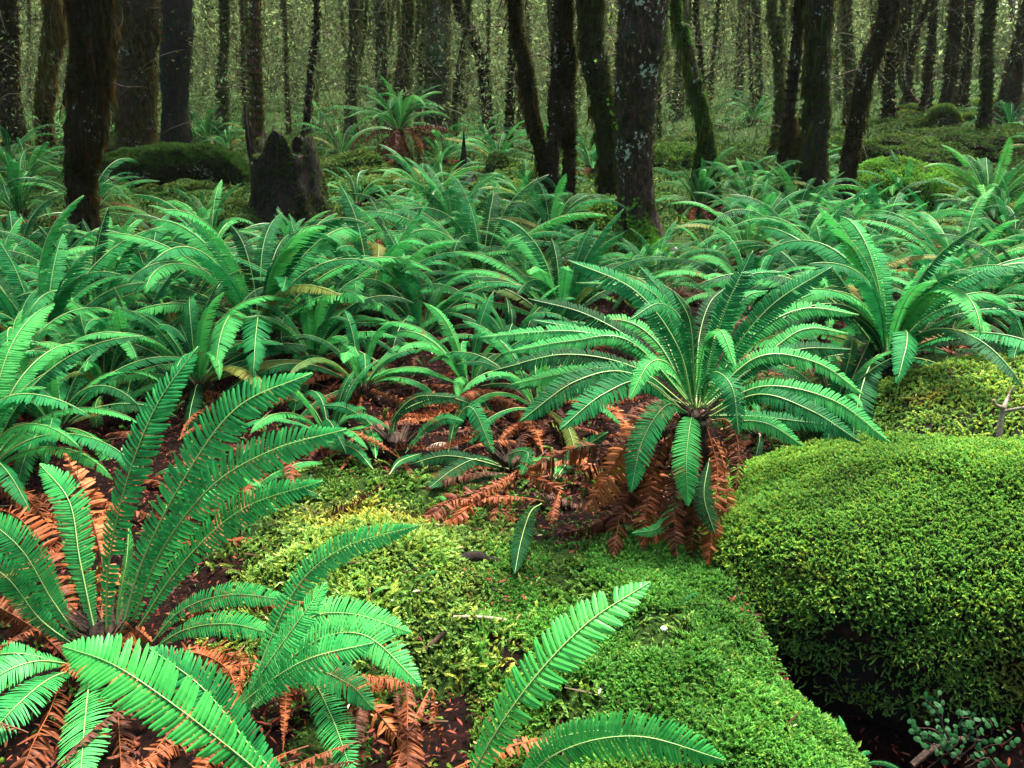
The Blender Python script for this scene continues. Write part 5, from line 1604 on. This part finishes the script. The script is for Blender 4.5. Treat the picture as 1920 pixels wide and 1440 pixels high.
# ------------------------------------------------------------------ the wood behind: twigs, hanging moss, leaves
def wood_mass(name, label, n_cl, per, ylo, yhi, xw, zlo, zhi, spread, size, cols, rg, kinds='wisp', gap=None, ang=None, clump=-9):
    if ang is None:
        y = rg.uniform(ylo, yhi, n_cl)
        x = rg.uniform(-1, 1, n_cl) * (y * xw + 1.5)
    else:
        a = rg.uniform(ang[0], ang[1], n_cl); d = rg.uniform(ylo, yhi, n_cl)
        x, y = np.sin(a) * d, np.cos(a) * d
    gz = terr(x, y)
    z = gz + zlo + (zhi - zlo) * rg.random(n_cl)
    Cc = np.stack([x, y, z], -1)
    if gap is not None:
        Cc = Cc[gap(Cc)]
    if clump > -1:
        Cc = Cc[fbm(Cc * [.45, .45, .30] + 7, 2) > clump]
    n_cl = len(Cc)
    P = np.repeat(Cc, per, 0) + rg.normal(0, 1, (n_cl * per, 3)) * np.array(spread)
    col = np.array(cols)[rg.integers(0, len(cols), n_cl)] * rg.uniform(.35, 1.5, (n_cl, 1))
    C = np.repeat(col, per, 0) * rg.uniform(.7, 1.3, (n_cl * per, 1))
    s = rg.uniform(size[0], size[1], len(P))
    if kinds == 'wisp':
        V, F, c = wisps(P, np.zeros_like(P), s, rg, C)
    else:
        N = nrm(rg.normal(0, .9, (len(P), 3)) + [0, -.25, .45])
        A, B = basis(N, rg)
        TV = np.array([[-1, 0, 0], [0, -.28, .05], [1, .0, -.1], [0, .30, .05]]); TF = np.array([[0, 1, 2], [0, 2, 3]])
        V, F, c = scatter(TV, TF, P, A * s[:, None], B * s[:, None], N * s[:, None], np.ones((4, 3)), C)
    tag(link(name, mesh_from(name, V, F, M_HANG, col=c)), label, None, kind='stuff')


OLIVE = [(.17, .23, .09), (.21, .29, .12), (.13, .17, .06), (.18, .16, .07), (.14, .24, .10)]
PALE_LIT = [(.26, .36, .13), (.20, .30, .10), (.33, .44, .17), (.19, .18, .07)]  # lightened leaf colours: far sunlight is painted into them
BRIGHT_LIT = [(.36, .50, .20), (.29, .42, .16), (.44, .58, .25), (.18, .22, .09)]  # lighter still, brightness of the lit background put into the leaf colour
rg = np.random.default_rng(41)
notbright = lambda C: ~((C[:, 0] / C[:, 1] > .41) & (C[:, 0] / C[:, 1] < .59) & (rg.random(len(C)) < .85))
wood_mass('hanging_moss', 'grey green moss hanging in strands between the trunks', 5200, 12, 16, 34, .66, .4, 6.5, (.10, .10, .50), (.06, .16), OLIVE, rg, 'wisp', notbright, clump=-.1)
wood_mass('undergrowth', 'dim olive twigs and leaves of the undergrowth between the trunks', 3000, 24, 13, 30, .66, .0, 1.8, (.30, .30, .30), (.018, .045), OLIVE, rg, 'leaf', notbright)
wood_mass('distant_woods', 'leaves and twigs of the wood far back, coloured pale as if sunlit', 15000, 26, 24, 46, .70, .0, 9.5, (.5, .5, .6), (.05, .13), PALE_LIT, rg, 'leaf',
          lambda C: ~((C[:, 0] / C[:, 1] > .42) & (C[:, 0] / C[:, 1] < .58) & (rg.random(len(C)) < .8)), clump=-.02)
wood_mass('woods_backdrop', 'dense wood closing the view at the far end', 6500, 28, 46, 66, .8, 0, 15, (1.2, 1.2, 1.0), (.22, .5), BRIGHT_LIT, rg, 'leaf',
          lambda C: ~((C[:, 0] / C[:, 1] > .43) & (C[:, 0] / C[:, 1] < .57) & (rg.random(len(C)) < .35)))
wood_mass('light_block_woods', 'unseen leafy wood added all round behind the viewpoint to block low light', 1500, 12, 16, 28, 0, 0, 7, (.9, .9, .8), (.3, .8), OLIVE, rg, 'leaf', ang=(R(48), R(312)))  # out of view, put in to keep horizon light off the trunks


def twigs(name, label, n, rg, ylo, yhi, xw, zhi, ln, w, cols):
    y = rg.uniform(ylo, yhi, n); x = rg.uniform(-1, 1, n) * (y * xw + 1)
    P = np.stack([x, y, terr(x, y) + rg.uniform(0, zhi, n)], -1)
    d = nrm(rg.normal(0, 1, (n, 3)) * [1, .6, 1.1])
    L = rg.uniform(ln[0], ln[1], n)
    side = nrm(np.cross(d, rg.normal(0, 1, (n, 3))))
    side2 = np.cross(d, side)
    segs = 6
    rows = []
    for i in range(segs + 1):
        t = i / segs
        c = P + d * (L * t)[:, None] + np.array([0, 0, -.55]) * (L * t * t)[:, None] + side * (np.sin(t * 5 + L * 9) * .10 * L)[:, None]
        ww = (rg.uniform(w[0], w[1], n) * (1 - .75 * t))[:, None]
        rows += [c + side * ww, c - side * .5 * ww + side2 * .86 * ww, c - side * .5 * ww - side2 * .86 * ww]
    V = np.stack(rows, 1); r = V.shape[1]
    F = []
    for i in range(segs):
        for k in range(3):
            a, b_ = 3 * i + k, 3 * i + (k + 1) % 3
            F += [(a, b_, b_ + 3), (a, b_ + 3, a + 3)]
    F = np.array(F)
    Fs = (F[None] + (np.arange(n) * r)[:, None, None]).reshape(-1, 3)
    c = np.repeat(np.array(cols)[rg.integers(0, len(cols), n)] * rg.uniform(.6, 1.4, (n, 1)), r, 0)
    tag(link(name, mesh_from(name, V.reshape(-1, 3), Fs, M_HANG, col=c)), label, None, kind='stuff')


rg = np.random.default_rng(51)
twigs('bare_twigs', 'fine pale mossy twigs criss-crossing between the trunks', 6000, rg, 12, 30, .64, 4.2, (.4, 1.5), (.002, .007), [(.16, .18, .08), (.10, .10, .05), (.22, .22, .12), (.06, .05, .03)])

# ------------------------------------------------------------------ the damp air of the wood
hz = bpy.data.materials.new('haze'); hz.use_nodes = True
hn = hz.node_tree.nodes
for nd in list(hn):
    if nd.type != 'OUTPUT_MATERIAL': hn.remove(nd)
pv = hn.new('ShaderNodeVolumePrincipled')
pv.inputs['Color'].default_value = (.80, .95, .74, 1)
pv.inputs['Density'].default_value = HAZE
pv.inputs['Anisotropy'].default_value = 0.2
hz.node_tree.links.new(pv.outputs[0], hn['Material Output'].inputs['Volume'])
bx = np.array([[x, y, z] for z in (-2.2, 15.5) for y in (-159, 164) for x in (-161, 161)], float)
bf = np.array([[0, 2, 3, 1], [4, 5, 7, 6], [0, 1, 5, 4], [2, 6, 7, 3], [0, 4, 6, 2], [1, 3, 7, 5]])
tag(link('haze', mesh_from('haze', bx, bf, hz)), 'thin greenish damp haze in the air of the wood', None, kind='stuff')

print('objects', len(bpy.data.objects), 'tris', sum(len(m.polygons) for m in bpy.data.meshes))
